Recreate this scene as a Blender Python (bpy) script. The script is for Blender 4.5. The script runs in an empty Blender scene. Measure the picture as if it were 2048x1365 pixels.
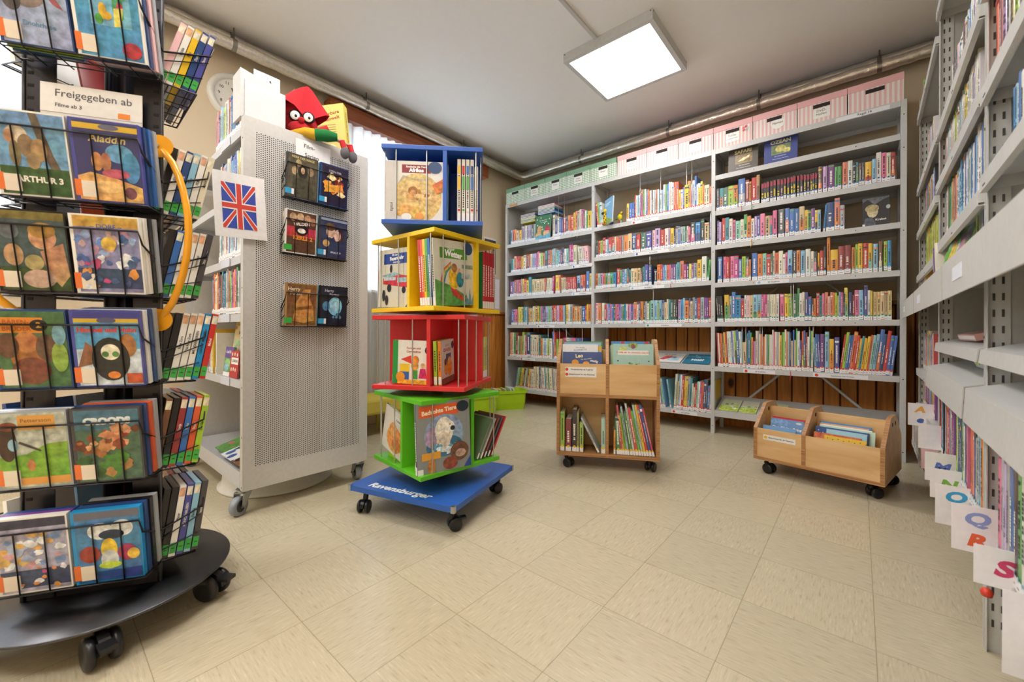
import bpy, math, random
from mathutils import Matrix, Vector
random.seed(7)
SC=bpy.context.scene
PI=math.pi
# ------------------------------------------------------------------ camera
F_PX=812.55; CY=663.7; ROLL=math.radians(.204); YAW=math.radians(40.495); EYE=Vector((0,0,.78))
fw=Vector((-math.sin(YAW),math.cos(YAW),0)); rt0=Vector((math.cos(YAW),math.sin(YAW),0)); up0=Vector((0,0,1))
rt=rt0*math.cos(ROLL)+up0*math.sin(ROLL); up=up0*math.cos(ROLL)-rt0*math.sin(ROLL)
cd=bpy.data.cameras.new('camera'); cam=bpy.data.objects.new('camera',cd); SC.collection.objects.link(cam)
cam.matrix_world=Matrix(((rt.x,up.x,-fw.x,EYE.x),(rt.y,up.y,-fw.y,EYE.y),(rt.z,up.z,-fw.z,EYE.z),(0,0,0,1)))
cd.sensor_width=36; cd.lens=36*F_PX/2048; cd.shift_y=-(682.5-CY)/2048; cd.clip_start=.02; cd.clip_end=60
cd.dof.use_dof=True; cd.dof.focus_distance=2.6; cd.dof.aperture_fstop=4.5
SC.camera=cam
# ------------------------------------------------------------------ world, exposure
w=bpy.data.worlds.new('sky'); SC.world=w; w.use_nodes=True
nt=w.node_tree; nt.nodes.clear()
wo=nt.nodes.new('ShaderNodeOutputWorld'); bg=nt.nodes.new('ShaderNodeBackground')
bg.inputs[0].default_value=(.74,.87,1,1); bg.inputs[1].default_value=13.0
nt.links.new(bg.outputs[0],wo.inputs[0])
SC.view_settings.view_transform='Standard'; SC.view_settings.look='None'
SC.view_settings.exposure=0.12; SC.view_settings.gamma=1.0; SC.view_settings.use_curve_mapping=False
SC.cycles.use_denoising=True; SC.cycles.max_bounces=8; SC.cycles.diffuse_bounces=5; SC.cycles.glossy_bounces=3
SC.cycles.transparent_max_bounces=12; SC.cycles.sample_clamp_indirect=6; SC.cycles.caustics_reflective=False; SC.cycles.caustics_refractive=False
LAMP=22.0      # strength of the ceiling panels
# ------------------------------------------------------------------ colour
def lin(c): return c/12.92 if c<=.04045 else ((c+.055)/1.055)**2.4
PAL={'r':'c8342c','R':'9c3a3a','o':'e98a33','O':'e0633a','y':'ecc12e','Y':'e9dd5a','g':'58a658','G':'3d6b52','l':'a5c93f','t':'3f96a0','c':'8fc0dc','b':'3f73bd',
'B':'2c4a80','p':'7b4392','P':'c3a2d2','m':'c63a8c','n':'e2719a','k':'1e1c20','K':'4a474b','w':'efece6','W':'e6dec6','s':'a9adb2','e':'d8bd8a','d':'7d5137','S':'e5896b',
'a':'8fcdbd','v':'4f52a0','z':'2690d0','h':'efc0c4','x':'201a1e','A':'b08a5a'}
CN={'r':'red','R':'brick red','o':'orange','O':'vermilion','y':'yellow','Y':'lemon','g':'green','G':'dark green','l':'lime','t':'teal','c':'light blue','b':'blue','B':'navy','p':'purple',
'P':'lilac','m':'magenta','n':'pink','k':'black','K':'charcoal','w':'white','W':'cream','s':'grey','e':'beige','d':'brown','S':'salmon','a':'mint','v':'indigo','z':'azure','h':'pale pink','x':'black','A':'tan'}
_cc={}
def C(c):
    if isinstance(c,tuple): return c
    if c in _cc: return _cc[c]
    h=PAL.get(c,c); r=tuple(lin(int(h[i:i+2],16)/255) for i in (0,2,4))+(1,)
    _cc[c]=r; return r
def jit(c,a=.08):
    c=C(c); k=1+random.uniform(-a,a); return tuple(min(1,max(0,x*k*(1+random.uniform(-a,a)*.6))) for x in c[:3])+(1,)
# ------------------------------------------------------------------ materials
MATS={}
def N(t,k,**p):
    n=t.nodes.new(k)
    for a,b in p.items(): setattr(n,a,b)
    return n
def basemat(name):
    m=bpy.data.materials.new(name); m.use_nodes=True; t=m.node_tree; t.nodes.clear()
    o=N(t,'ShaderNodeOutputMaterial'); b=N(t,'ShaderNodeBsdfPrincipled'); t.links.new(b.outputs[0],o.inputs[0]); return m,t,b,o
def mix(t,a,b,fac,mode='MIX'):
    n=N(t,'ShaderNodeMix',data_type='RGBA',blend_type=mode)
    for s,v in ((0,fac),(6,a),(7,b)):
        if isinstance(v,(int,float)): n.inputs[s].default_value=v
        elif isinstance(v,tuple): n.inputs[s].default_value=v
        else: t.links.new(v,n.inputs[s])
    return n.outputs[2]
def ramp(t,fac,stops):
    n=N(t,'ShaderNodeValToRGB'); t.links.new(fac,n.inputs[0]); e=n.color_ramp.elements
    while len(e)<len(stops): e.new(.5)
    for i,(p,c) in enumerate(stops): e[i].position=p; e[i].color=C(c) if not isinstance(c,(int,float)) else (c,c,c,1)
    return n.outputs[0]
def math_(t,op,a,b=None):
    n=N(t,'ShaderNodeMath',operation=op)
    for i,v in enumerate((a,b)):
        if v is None: continue
        if isinstance(v,(int,float)): n.inputs[i].default_value=v
        else: t.links.new(v,n.inputs[i])
    return n.outputs[0]
def attrmat(key,rough,metal=0,noise=(60,.06),coat=0,bump=0,trans=0,art=False):
    m,t,b,o=basemat(key); at=N(t,'ShaderNodeAttribute',attribute_name='Col'); tc=N(t,'ShaderNodeTexCoord')
    nz=N(t,'ShaderNodeTexNoise'); nz.inputs['Scale'].default_value=noise[0]; nz.inputs['Detail'].default_value=3
    t.links.new(tc.outputs['Object'],nz.inputs['Vector'])
    if art:   # printed pictures: blotchy mottling of the ink
        v=N(t,'ShaderNodeTexNoise'); v.inputs['Scale'].default_value=55; v.inputs['Detail'].default_value=4; v.inputs['Distortion'].default_value=.2
        t.links.new(tc.outputs['Object'],v.inputs['Vector'])
        hs=N(t,'ShaderNodeHueSaturation'); t.links.new(at.outputs[0],hs.inputs['Color'])
        mr=N(t,'ShaderNodeMapRange'); t.links.new(v.outputs[0],mr.inputs[0]); mr.inputs[1].default_value=.3; mr.inputs[2].default_value=.7; mr.inputs[3].default_value=.6; mr.inputs[4].default_value=1.4
        mh=N(t,'ShaderNodeMapRange'); t.links.new(nz.outputs[0],mh.inputs[0]); mh.inputs[1].default_value=.3; mh.inputs[2].default_value=.7; mh.inputs[3].default_value=.48; mh.inputs[4].default_value=.52
        t.links.new(mr.outputs[0],hs.inputs['Value']); t.links.new(mh.outputs[0],hs.inputs['Hue']); t.links.new(hs.outputs[0],b.inputs['Base Color'])
    else:
        c=mix(t,at.outputs[0],(0,0,0,1),0,'MULTIPLY')
        f=N(t,'ShaderNodeMapRange'); t.links.new(nz.outputs[0],f.inputs[0]); f.inputs[3].default_value=1-noise[1]*2; f.inputs[4].default_value=1+noise[1]
        vm=N(t,'ShaderNodeVectorMath',operation='SCALE'); t.links.new(at.outputs[0],vm.inputs[0]); t.links.new(f.outputs[0],vm.inputs['Scale'])
        t.links.new(vm.outputs[0],b.inputs['Base Color'])
    b.inputs['Roughness'].default_value=rough; b.inputs['Metallic'].default_value=metal; b.inputs['Coat Weight'].default_value=coat; b.inputs['Coat Roughness'].default_value=.15
    if bump:
        bp=N(t,'ShaderNodeBump'); bp.inputs['Strength'].default_value=bump; bp.inputs['Distance'].default_value=.004
        t.links.new(nz.outputs[0],bp.inputs['Height']); t.links.new(bp.outputs[0],b.inputs['Normal'])
    if trans: b.inputs['Transmission Weight'].default_value=trans
    MATS[key]=m; return m
attrmat('paint',.42); attrmat('gloss',.22,noise=(40,.03)); attrmat('matte',.85,noise=(300,.06)); attrmat('metal',.32,1,noise=(80,.08))
attrmat('foil',.3,.85,noise=(60,.12),bump=1.0); attrmat('art',.3,art=True,noise=(14,.1)); attrmat('plush',.95,noise=(500,.15),bump=.6); attrmat('plastic',.35,noise=(30,.04))
attrmat('wall',.9,noise=(25,.015),bump=.05)
def woodmat(key,c1,c2,c3,scale,axis,knots=0,rough=.45,stretch=14):
    m,t,b,o=basemat(key); tc=N(t,'ShaderNodeTexCoord'); mp=N(t,'ShaderNodeMapping')
    s=[stretch]*3; s['xyz'.index(axis)]=1.0; mp.inputs['Scale'].default_value=s; t.links.new(tc.outputs['Object'],mp.inputs[0])
    nz=N(t,'ShaderNodeTexNoise'); nz.inputs['Scale'].default_value=scale; nz.inputs['Detail'].default_value=6; nz.inputs['Distortion'].default_value=.6
    t.links.new(mp.outputs[0],nz.inputs['Vector'])
    c=ramp(t,nz.outputs[0],[(.3,c1),(.5,c2),(.72,c3)])
    if knots:
        mk=N(t,'ShaderNodeMapping'); sk=[knots]*3; sk['xyz'.index(axis)]=knots*.55; mk.inputs['Scale'].default_value=sk; t.links.new(tc.outputs['Object'],mk.inputs[0])
        vo=N(t,'ShaderNodeTexVoronoi'); vo.inputs['Scale'].default_value=1; t.links.new(mk.outputs[0],vo.inputs['Vector'])
        k=ramp(t,vo.outputs['Distance'],[(.06,1.0),(.13,0.0)]); c=mix(t,c,C('3a1c0a'),k)
    t.links.new(c,b.inputs['Base Color']); b.inputs['Roughness'].default_value=rough
    MATS[key]=m; return m
woodmat('pine','9a5a22','bd7730','d38e40',2.2,'z',knots=4.2,rough=.5)
woodmat('birch','d0a36c','dcb480','e6c290',3.0,'x',rough=.45,stretch=6)
woodmat('birchedge','8a5e38','b07f50','c49a68',3.0,'x',rough=.5,stretch=60)
woodmat('walnut','6d3413','8a471c','9a5526',3.0,'y',rough=.45)
def floormat():
    m,t,b,o=basemat('floor_tiles'); tc=N(t,'ShaderNodeTexCoord'); sp=N(t,'ShaderNodeSeparateXYZ'); t.links.new(tc.outputs['Object'],sp.inputs[0])
    T=.2916; u=math_(t,'DIVIDE',math_(t,'ADD',sp.outputs[0],.549+T*40),T); v=math_(t,'DIVIDE',math_(t,'ADD',sp.outputs[1],-.755+T*40),T)
    fu,fv=math_(t,'FRACT',u),math_(t,'FRACT',v); iu,iv=math_(t,'FLOOR',u),math_(t,'FLOOR',v)
    par=math_(t,'MODULO',math_(t,'ADD',iu,iv),2)
    def streak(sx,sy):
        mp=N(t,'ShaderNodeMapping'); mp.inputs['Scale'].default_value=(sx,sy,1); t.links.new(tc.outputs['Object'],mp.inputs[0])
        nz=N(t,'ShaderNodeTexNoise'); nz.inputs['Scale'].default_value=1; nz.inputs['Detail'].default_value=5; nz.inputs['Roughness'].default_value=.65; t.links.new(mp.outputs[0],nz.inputs['Vector']); return nz.outputs[0]
    s=mix(t,streak(22,190),streak(190,22),par)
    base=ramp(t,s,[(.3,'a99c81'),(.42,'bfb399'),(.6,'c6bba1'),(.72,'d7ccb3')])
    wn=N(t,'ShaderNodeTexWhiteNoise',noise_dimensions='2D'); cx=N(t,'ShaderNodeCombineXYZ'); t.links.new(iu,cx.inputs[0]); t.links.new(iv,cx.inputs[1]); t.links.new(cx.outputs[0],wn.inputs['Vector'])
    mr=N(t,'ShaderNodeMapRange'); t.links.new(wn.outputs[0],mr.inputs[0]); mr.inputs[3].default_value=.955; mr.inputs[4].default_value=1.03
    vm=N(t,'ShaderNodeVectorMath',operation='SCALE'); t.links.new(base,vm.inputs[0]); t.links.new(mr.outputs[0],vm.inputs['Scale'])
    def edge(f): return math_(t,'LESS_THAN',math_(t,'MINIMUM',f,math_(t,'SUBTRACT',1,f)),.0032)
    ln=math_(t,'MAXIMUM',edge(fu),edge(fv))
    c=mix(t,vm.outputs[0],C('8f8369'),math_(t,'MULTIPLY',ln,.75))
    t.links.new(c,b.inputs['Base Color']); b.inputs['Roughness'].default_value=.27; b.inputs['Specular IOR Level'].default_value=.5
    bp=N(t,'ShaderNodeBump'); bp.inputs['Strength'].default_value=.12; bp.inputs['Distance'].default_value=.002; t.links.new(s,bp.inputs['Height']); t.links.new(bp.outputs[0],b.inputs['Normal'])
    MATS['floor']=m
floormat()
def emat(key,col,st):
    m=bpy.data.materials.new(key); m.use_nodes=True; t=m.node_tree; t.nodes.clear(); o=N(t,'ShaderNodeOutputMaterial'); e=N(t,'ShaderNodeEmission')
    e.inputs[0].default_value=col; e.inputs[1].default_value=st; t.links.new(e.outputs[0],o.inputs[0]); MATS[key]=m
emat('led',(1,.965,.92,1),LAMP)
def curtainmat():
    m=bpy.data.materials.new('sheer'); m.use_nodes=True; t=m.node_tree; t.nodes.clear(); o=N(t,'ShaderNodeOutputMaterial')
    d=N(t,'ShaderNodeBsdfDiffuse'); d.inputs[0].default_value=(.82,.82,.8,1); tr=N(t,'ShaderNodeBsdfTranslucent'); tr.inputs[0].default_value=(.55,.57,.6,1)
    tp=N(t,'ShaderNodeBsdfTransparent'); a=N(t,'ShaderNodeMixShader'); a.inputs[0].default_value=.5; t.links.new(d.outputs[0],a.inputs[1]); t.links.new(tr.outputs[0],a.inputs[2])
    wv=N(t,'ShaderNodeTexNoise'); wv.inputs['Scale'].default_value=400; mr=N(t,'ShaderNodeMapRange'); t.links.new(wv.outputs[0],mr.inputs[0]); mr.inputs[3].default_value=.02; mr.inputs[4].default_value=.10
    b2=N(t,'ShaderNodeMixShader'); t.links.new(mr.outputs[0],b2.inputs[0]); t.links.new(a.outputs[0],b2.inputs[1]); t.links.new(tp.outputs[0],b2.inputs[2]); t.links.new(b2.outputs[0],o.inputs[0]); MATS['sheer']=m
curtainmat()
def glassmat():
    m=bpy.data.materials.new('glass'); m.use_nodes=True; t=m.node_tree; t.nodes.clear(); o=N(t,'ShaderNodeOutputMaterial')
    g=N(t,'ShaderNodeBsdfGlossy'); g.inputs['Roughness'].default_value=.02; tp=N(t,'ShaderNodeBsdfTransparent'); nz=N(t,'ShaderNodeTexNoise'); nz.inputs['Scale'].default_value=3
    f=N(t,'ShaderNodeMapRange'); t.links.new(nz.outputs[0],f.inputs[0]); f.inputs[3].default_value=.05; f.inputs[4].default_value=.09
    a=N(t,'ShaderNodeMixShader'); t.links.new(f.outputs[0],a.inputs[0]); t.links.new(tp.outputs[0],a.inputs[1]); t.links.new(g.outputs[0],a.inputs[2]); t.links.new(a.outputs[0],o.inputs[0]); MATS['glass']=m
glassmat()
# ------------------------------------------------------------------ mesh builder
_tx={}
def textgeo(s,bold=0):
    k=(s,bold)
    if k in _tx: return _tx[k]
    cu=bpy.data.curves.new('lettering','FONT'); cu.body=s; cu.size=1; cu.align_x='CENTER'; cu.align_y='CENTER'; cu.offset=bold; cu.resolution_u=3
    ob=bpy.data.objects.new('lettering',cu); SC.collection.objects.link(ob)
    dg=bpy.context.evaluated_depsgraph_get(); me=bpy.data.meshes.new_from_object(ob.evaluated_get(dg))
    r=([v.co.copy() for v in me.vertices],[tuple(p.vertices) for p in me.polygons])
    bpy.data.objects.remove(ob); bpy.data.curves.remove(cu); bpy.data.meshes.remove(me); _tx[k]=r; return r
def T(x,y,z): return Matrix.Translation((x,y,z))
def RX(a): return Matrix.Rotation(math.radians(a),4,'X')
def RY(a): return Matrix.Rotation(math.radians(a),4,'Y')
def RZ(a): return Matrix.Rotation(math.radians(a),4,'Z')
I4=Matrix.Identity(4)
BF=((0,3,2,1),(4,5,6,7),(0,1,5,4),(1,2,6,5),(2,3,7,6),(3,0,4,7))
class MB:
    def __init__(s): s.v=[];s.f=[];s.c=[];s.m=[];s.s=[];s.M=I4
    def add(s,vs,fs,col,m='paint',sm=False,M=None):
        X=s.M@M if M else s.M; o=len(s.v); s.v+=[X@Vector(v) for v in vs]; c=C(col)
        for f in fs: s.f.append(tuple(i+o for i in f)); s.c.append(c); s.m.append(m); s.s.append(sm)
        return s
    def box(s,a,b,col,m='paint',M=None):
        (x0,y0,z0),(x1,y1,z1)=a,b
        return s.add([(x0,y0,z0),(x1,y0,z0),(x1,y1,z0),(x0,y1,z0),(x0,y0,z1),(x1,y0,z1),(x1,y1,z1),(x0,y1,z1)],BF,col,m,False,M)
    def tube(s,pts,r,col,m='paint',n=8,M=None,rs=None,closed=False):
        pts=[Vector(p) for p in pts]; k=len(pts); vs=[];fs=[]; pv=None
        for i,p in enumerate(pts):
            a=pts[(i-1)%k] if (i or closed) else p; b=pts[(i+1)%k] if (i<k-1 or closed) else p; d=(b-a).normalized()
            if pv is None: pv=d.orthogonal().normalized()
            else: pv=(pv-d*pv.dot(d)).normalized() if (pv-d*pv.dot(d)).length>1e-6 else d.orthogonal().normalized()
            q=d.cross(pv); rr=rs[i] if rs else r
            for j in range(n):
                an=2*PI*j/n; vs.append(p+pv*math.cos(an)*rr+q*math.sin(an)*rr)
        L=k if closed else k-1
        for i in range(L):
            for j in range(n): fs.append((i*n+j,i*n+(j+1)%n,((i+1)%k)*n+(j+1)%n,((i+1)%k)*n+j))
        s.add(vs,fs,col,m,True,M)
        if not closed: s.add(vs[:n],[tuple(range(n))[::-1]],col,m,False,M); s.add(vs[-n:],[tuple(range(n))],col,m,False,M)
        return s
    def lathe(s,prof,col,m='paint',n=32,M=None,sm=True,caps=True):
        vs=[];fs=[]
        for r,z in prof:
            for j in range(n): vs.append((r*math.cos(2*PI*j/n),r*math.sin(2*PI*j/n),z))
        for i in range(len(prof)-1):
            for j in range(n): fs.append((i*n+j,i*n+(j+1)%n,(i+1)*n+(j+1)%n,(i+1)*n+j))
        s.add(vs,fs,col,m,sm,M)
        if caps and prof[0][0]>1e-5: s.add(vs[:n],[tuple(range(n))[::-1]],col,m,False,M)
        if caps and prof[-1][0]>1e-5: s.add(vs[-n:],[tuple(range(n))],col,m,False,M)
        return s
    def disc(s,r,t,col,m='paint',n=32,M=None): return s.lathe([(r,0),(r,t)],col,m,n,M)
    def prism(s,pts,z0,z1,col,m='paint',M=None,side=None,sm=None):
        n=len(pts); vs=[(x,y,z0) for x,y in pts]+[(x,y,z1) for x,y in pts]
        s.add(vs,[tuple(range(n))[::-1],tuple(range(n,2*n))],col,m,False,M)
        s.add(vs,[(i,(i+1)%n,n+(i+1)%n,n+i) for i in range(n)],side or col,sm or m,False,M); return s
    def ell(s,c,r,col,m='paint',M=None,n=16,k=10):
        vs=[];fs=[]
        for i in range(k+1):
            a=PI*i/k
            for j in range(n): b=2*PI*j/n; vs.append((c[0]+r[0]*math.sin(a)*math.cos(b),c[1]+r[1]*math.sin(a)*math.sin(b),c[2]-r[2]*math.cos(a)))
        for i in range(k):
            for j in range(n): fs.append((i*n+j,i*n+(j+1)%n,(i+1)*n+(j+1)%n,(i+1)*n+j))
        return s.add(vs,fs,col,m,True,M)
    def text(s,t,size,col,M,m='paint',bold=0,shear=0,sx=1):
        v,f=textgeo(t,bold); return s.add([((p.x*sx+p.y*shear)*size,p.y*size,0) for p in v],f,col,m,False,M)
    def build(s,name,parent=None,loc=None,bevel=0):
        me=bpy.data.meshes.new(name); me.from_pydata(s.v,[],s.f)
        ms=[]; 
        for k in s.m:
            if k not in ms: ms.append(k)
        for k in ms: me.materials.append(MATS[k])
        me.polygons.foreach_set('material_index',[ms.index(k) for k in s.m]); me.polygons.foreach_set('use_smooth',s.s)
        a=me.color_attributes.new('Col','FLOAT_COLOR','CORNER'); d=[]
        for f,c in zip(s.f,s.c): d+=list(c)*len(f)
        a.data.foreach_set('color',d); me.update()
        o=bpy.data.objects.new(name,me); SC.collection.objects.link(o)
        if parent: o.parent=parent
        if loc is not None: o.matrix_local=loc if isinstance(loc,Matrix) else T(*loc)
        if bevel:
            b=o.modifiers.new('bevel','BEVEL'); b.width=bevel; b.segments=2; b.limit_method='ANGLE'
        return o
def tag(o,label,cat,group=None,kind=None):
    if label: o['label']=label
    if cat: o['category']=cat
    if group: o['group']=group
    if kind: o['kind']=kind
    return o
def thing(name,M,label,cat,group=None):
    o=bpy.data.objects.new(name,None); SC.collection.objects.link(o); o.matrix_world=M; o.empty_display_size=.05
    return tag(o,label,cat,group)
def struct(o): o['kind']='structure'; return o
def copy_tree(o,M,label=None,parent=None):
    c=o.copy(); SC.collection.objects.link(c); c.parent=parent
    if parent is None: c.matrix_world=M
    if label: c['label']=label
    for ch in list(o.children): copy_tree(ch,None,None,c)
    return c
def art(b,w,h,spec,M):
    """printed cover: shapes in unit coordinates on the plane z=0 of M, x right, y up"""
    z=.0003
    for q in spec:
        k=q[0]; z+=.00012
        if k=='r': _,x0,y0,x1,y1,c=q[:6]; b.add([(x0*w,y0*h,z),(x1*w,y0*h,z),(x1*w,y1*h,z),(x0*w,y1*h,z)],[(0,1,2,3)],c,q[6] if len(q)>6 else 'art',False,M)
        elif k=='e':
            _,cx,cy,rx,ry,c=q[:6]; n=20; b.add([((cx+rx*math.cos(2*PI*i/n))*w,cy*h+ry*h*math.sin(2*PI*i/n),z) for i in range(n)],[tuple(range(n))],c,q[6] if len(q)>6 else 'art',False,M)
        elif k=='p': b.add([(x*w,y*h,z) for x,y in q[1]],[tuple(range(len(q[1])))],q[2],q[3] if len(q)>3 else 'art',False,M)
        elif k=='t':
            _,s,cx,cy,sz,c=q[:6]; b.text(s,sz*h,c,M@T(cx*w,cy*h,z)@RZ(q[6] if len(q)>6 else 0),'paint',q[7] if len(q)>7 else .02,q[8] if len(q)>8 else 0,q[9] if len(q)>9 else 1)
        elif k=='blobs':
            _,n,x0,y0,x1,y1,cols,sz=q[:8]; rn=random.Random(q[8] if len(q)>8 else 3)
            for i in range(n):
                z+=.00002; cx=rn.uniform(x0,x1); cy=rn.uniform(y0,y1); r=sz*rn.uniform(.5,1.2); a=rn.uniform(.6,1.4); m=11; ph=rn.uniform(0,6)
                b.add([((cx+r*math.cos(2*PI*j/m)*(1+.25*math.sin(3*j+ph)))*w,(cy+r*a*math.sin(2*PI*j/m)*(1+.25*math.sin(2*j+ph))*w/h)*h,z) for j in range(m)],[tuple(range(m))],rn.choice(cols),'art',False,M)
# ================================================================== ROOM
XL,YB,XR,YF,ZC=-3.12,3.80,.62,-2.4,2.68
def sbox(name,a,b,col,m='wall',bevel=0): return struct(MB().box(a,b,col,m).build(name,bevel=bevel))
sbox('floor',(XL-.3,YF-.2,-.1),(XR+.3,YB+.3,0),'bbab8b','floor')
sbox('ceiling',(XL-.3,YF-.2,ZC),(XR+.3,YB+.3,ZC+.1),'efece8','wall')
WALL='d6c5aa'
sbox('wall_back',(XL,YB,0),(XR,YB+.15,ZC),WALL)
sbox('wall_right',(XR,YF,0),(XR+.15,YB+.15,ZC),WALL)
sbox('wall_front',(XL,YF-.15,0),(XR,YF,ZC),WALL)
# left wall with two window openings and an unseen one added for light
wl=MB(); WIN=[(-2.3,-1.25,1.0,2.45),(-.95,-.02,1.2,2.36),(1.62,3.0,1.12,2.4)]; x0,x1=XL-.22,XL
ys=[YF]
for (a,b,z0,z1) in WIN:
    wl.box((x0,ys[-1],0),(x1,a,ZC),WALL,'wall'); wl.box((x0,a,0),(x1,b,z0),WALL,'wall'); wl.box((x0,a,z1),(x1,b,ZC),WALL,'wall'); ys.append(b)
wl.box((x0,ys[-1],0),(x1,YB+.15,ZC),WALL,'wall'); struct(wl.build('wall_left'))
for i,(a,b,z0,z1) in enumerate(WIN):
    f=MB(); X=XL-.16; t=.055
    for p,q in (((X,a,z0),(X+.06,a+t,z1)),((X,b-t,z0),(X+.06,b,z1)),((X,a,z0),(X+.06,b,z0+t)),((X,a,z1-t),(X+.06,b,z1)),((X,(a+b)/2-.04,z0),(X+.06,(a+b)/2+.04,z1))): f.box(p,q,'e6e6e2','paint')
    for q in (.34,.67): f.box((X+.02,a,z0+(z1-z0)*q-.012),(X+.045,b,z0+(z1-z0)*q+.012),'e6e6e2','paint')
    o=struct(f.build('window_%d'%(i+1)))  # the first is the unseen window added to let in more light
    MB().box((X+.028,a+t,z0+t),(X+.034,b-t,z1-t),'w','glass').build('pane',o)
    MB().box((XL-.16,a,z0-.02),(XL+.05,b,z0+.004),'ddd8cf','paint').build('window_sill',o)
# pine wainscot: tongue and groove boards
def boards(n0,n1,fixed,axis,z1,name):
    b=MB(); p=.097; k=int((n1-n0)/p)+1
    for i in range(k):
        a0=n0+i*p; a1=min(n1,a0+p)-.006
        if a1<=a0: continue
        g=.004
        if axis=='x':
            pr=[(a0,fixed-.004),(a0+g,fixed-.014),(a1-g,fixed-.014),(a1,fixed-.004),(a1,fixed),(a0,fixed)]
        else: pr=[(fixed+.004,a0),(fixed,a0),(fixed,a1),(fixed+.004,a1),(fixed+.014,a1-g),(fixed+.014,a0+g)]
        b.prism(pr,.05,z1-.03,'pine','pine')
    return b
PAL['pine']='9c5c20'
b=boards(XL+.014,XR,YB,'x',1.0,''); b.box((XL,YB-.006,.0),(XR,YB,1.0),'4a2409','matte'); b.box((XL,YB-.035,.975),(XR,YB,1.0),'pine','pine'); b.box((XL,YB-.02,0),(XR,YB,.07),'pine','pine'); struct(b.build('trim_1'))
b=boards(3.06,YB-.014,XL,'y',1.0,''); b.box((XL,3.06,0),(XL+.004,YB,1.0),'4a2409','matte'); b.box((XL,3.05,.975),(XL+.035,YB,1.0),'pine','pine'); b.box((XL,3.05,0),(XL+.02,YB,.07),'pine','pine'); struct(b.build('trim_2'))
# ceiling light panels (one in view, two assumed further back, two added to even the light)
def ceil_light(x,y,label,s=.62):
    t=thing('ceiling_light',T(x,y,ZC-.06),label,'ceiling light','square ceiling light panels')
    f=MB(); h=s/2; e=.03
    for a,b_ in (((-h,-h,0),(h,-h+e,.06)),((-h,h-e,0),(h,h,.06)),((-h,-h+e,0),(-h+e,h-e,.06)),((h-e,-h+e,0),(h,h-e,.06))): f.box(a,b_,'c9c9c6','paint')
    for sx in (-1,1):
        for sy in (-1,1): f.disc(.004,.001,'55565a','metal',8,T(sx*(h-.012),-h-.001,.05)@RX(90)) if sy<0 else f.disc(.004,.001,'55565a','metal',8,T(h+.001,sx*(h-.012),.05)@RY(90))
    f.build('frame',t)
    MB().box((-h+e,-h+e,.004),(h-e,h-e,.02),'w','led').build('diffuser',t); return t
ceil_light(-1.233,2.648,'square white ceiling light panel glowing above the wheeled book carts')
ceil_light(-1.233,.75,'square white ceiling light panel over the film stand')
ceil_light(-2.4,-.6,'added unseen ceiling light panel by the window wall behind the stand')  # this and the next are unseen panels added to flatten the light
ceil_light(-.2,-.6,'added unseen ceiling light panel above the near right shelving')
ceil_light(-1.233,-1.6,'square white ceiling light panel nearest the front wall')
tag(MB().box((-1.306,-2.38,ZC-.012),(-1.284,2.335,ZC),'c6c1ba','paint').build('cable_duct'),'thin white cable duct running across the ceiling into the light panel','cable duct')
# foil wrapped heating pipes
def pipe(z,x,y,r,lab,xe=XR-.02):
    rn=random.Random(int(z*100)); b=MB(); pts=[];rs=[]
    n=90
    for i in range(n): pts.append((x+rn.uniform(-.002,.002),YF+.02+(y-r*1.2-YF)*i/n,z+rn.uniform(-.002,.002))); rs.append(r*rn.uniform(.93,1.06))
    pts+= [(x+r*.3,y-r*.3,z)]; rs+=[r]
    for i in range(1,n): pts.append((x+r+(xe-x-r)*i/n,y+rn.uniform(-.002,.002),z+rn.uniform(-.002,.002))); rs.append(r*rn.uniform(.93,1.07))
    b.tube(pts,r,'ece6dc','foil',14,rs=rs); o=tag(b.build('heating_pipe'),lab,'pipe','foil wrapped heating pipes')
    for q in [-1.6,-.4,.8,1.7,2.75]: MB().tube([(x,q,ZC-.001),(x,q,z)],.004,'8b8780','metal',6).lathe([(r*1.09,-.012),(r*1.09,.012)],'a09c94','metal',14,T(x,q,z)@RX(90)).build('pipe_clamp',o)
    for q in [-2.2,-1.3,-.6,.1]: MB().tube([(q,y,ZC-.001),(q,y,z)],.004,'8b8780','metal',6).lathe([(r*1.09,-.012),(r*1.09,.012)],'a09c94','metal',14,T(q,y,z)@RY(90)).build('pipe_clamp',o)
    return o
pipe(2.628,-3.045,3.735,.036,'upper silver foil wrapped heating pipe running round the ceiling edge')
pipe(2.568,-2.985,3.67,.036,'lower silver foil wrapped heating pipe just below the other pipe')
# curtain pelmet + sheer curtains
o=MB().box((XL,1.425,2.42),(XL+.11,3.13,2.535),'8a471c','walnut').build('curtain_pelmet',bevel=.002); tag(o,'long brown wooden curtain pelmet above the sheer curtains','pelmet')
o=MB().box((XL,-1.1,2.40),(XL+.11,.16,2.515),'8a471c','walnut').build('curtain_pelmet',bevel=.002); tag(o,'brown wooden curtain pelmet behind the film stand','pelmet')
def curtain(y0,y1,z0,z1,label,X=XL+.06):
    b=MB(); n=int((y1-y0)*110); rn=random.Random(int(y0*10)); vs=[];fs=[]; K=7
    for k in range(K):
        z=z0+(z1-z0)*k/(K-1)
        for i in range(n+1):
            y=y0+(y1-y0)*i/n; vs.append((X+.016*math.sin(y*82+.6*math.sin(y*13)+.15*k)+.008*math.sin(y*37+k*.2),y,z))
    for k in range(K-1):
        for i in range(n): fs.append((k*(n+1)+i,k*(n+1)+i+1,(k+1)*(n+1)+i+1,(k+1)*(n+1)+i))
    b.add(vs,fs,'w','sheer',True); return tag(b.build('sheer_curtain'),label,'curtain','white sheer curtains')
curtain(1.45,3.04,.09,2.43,'long white sheer curtain hanging under the wooden pelmet behind the colourful tower')
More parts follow.
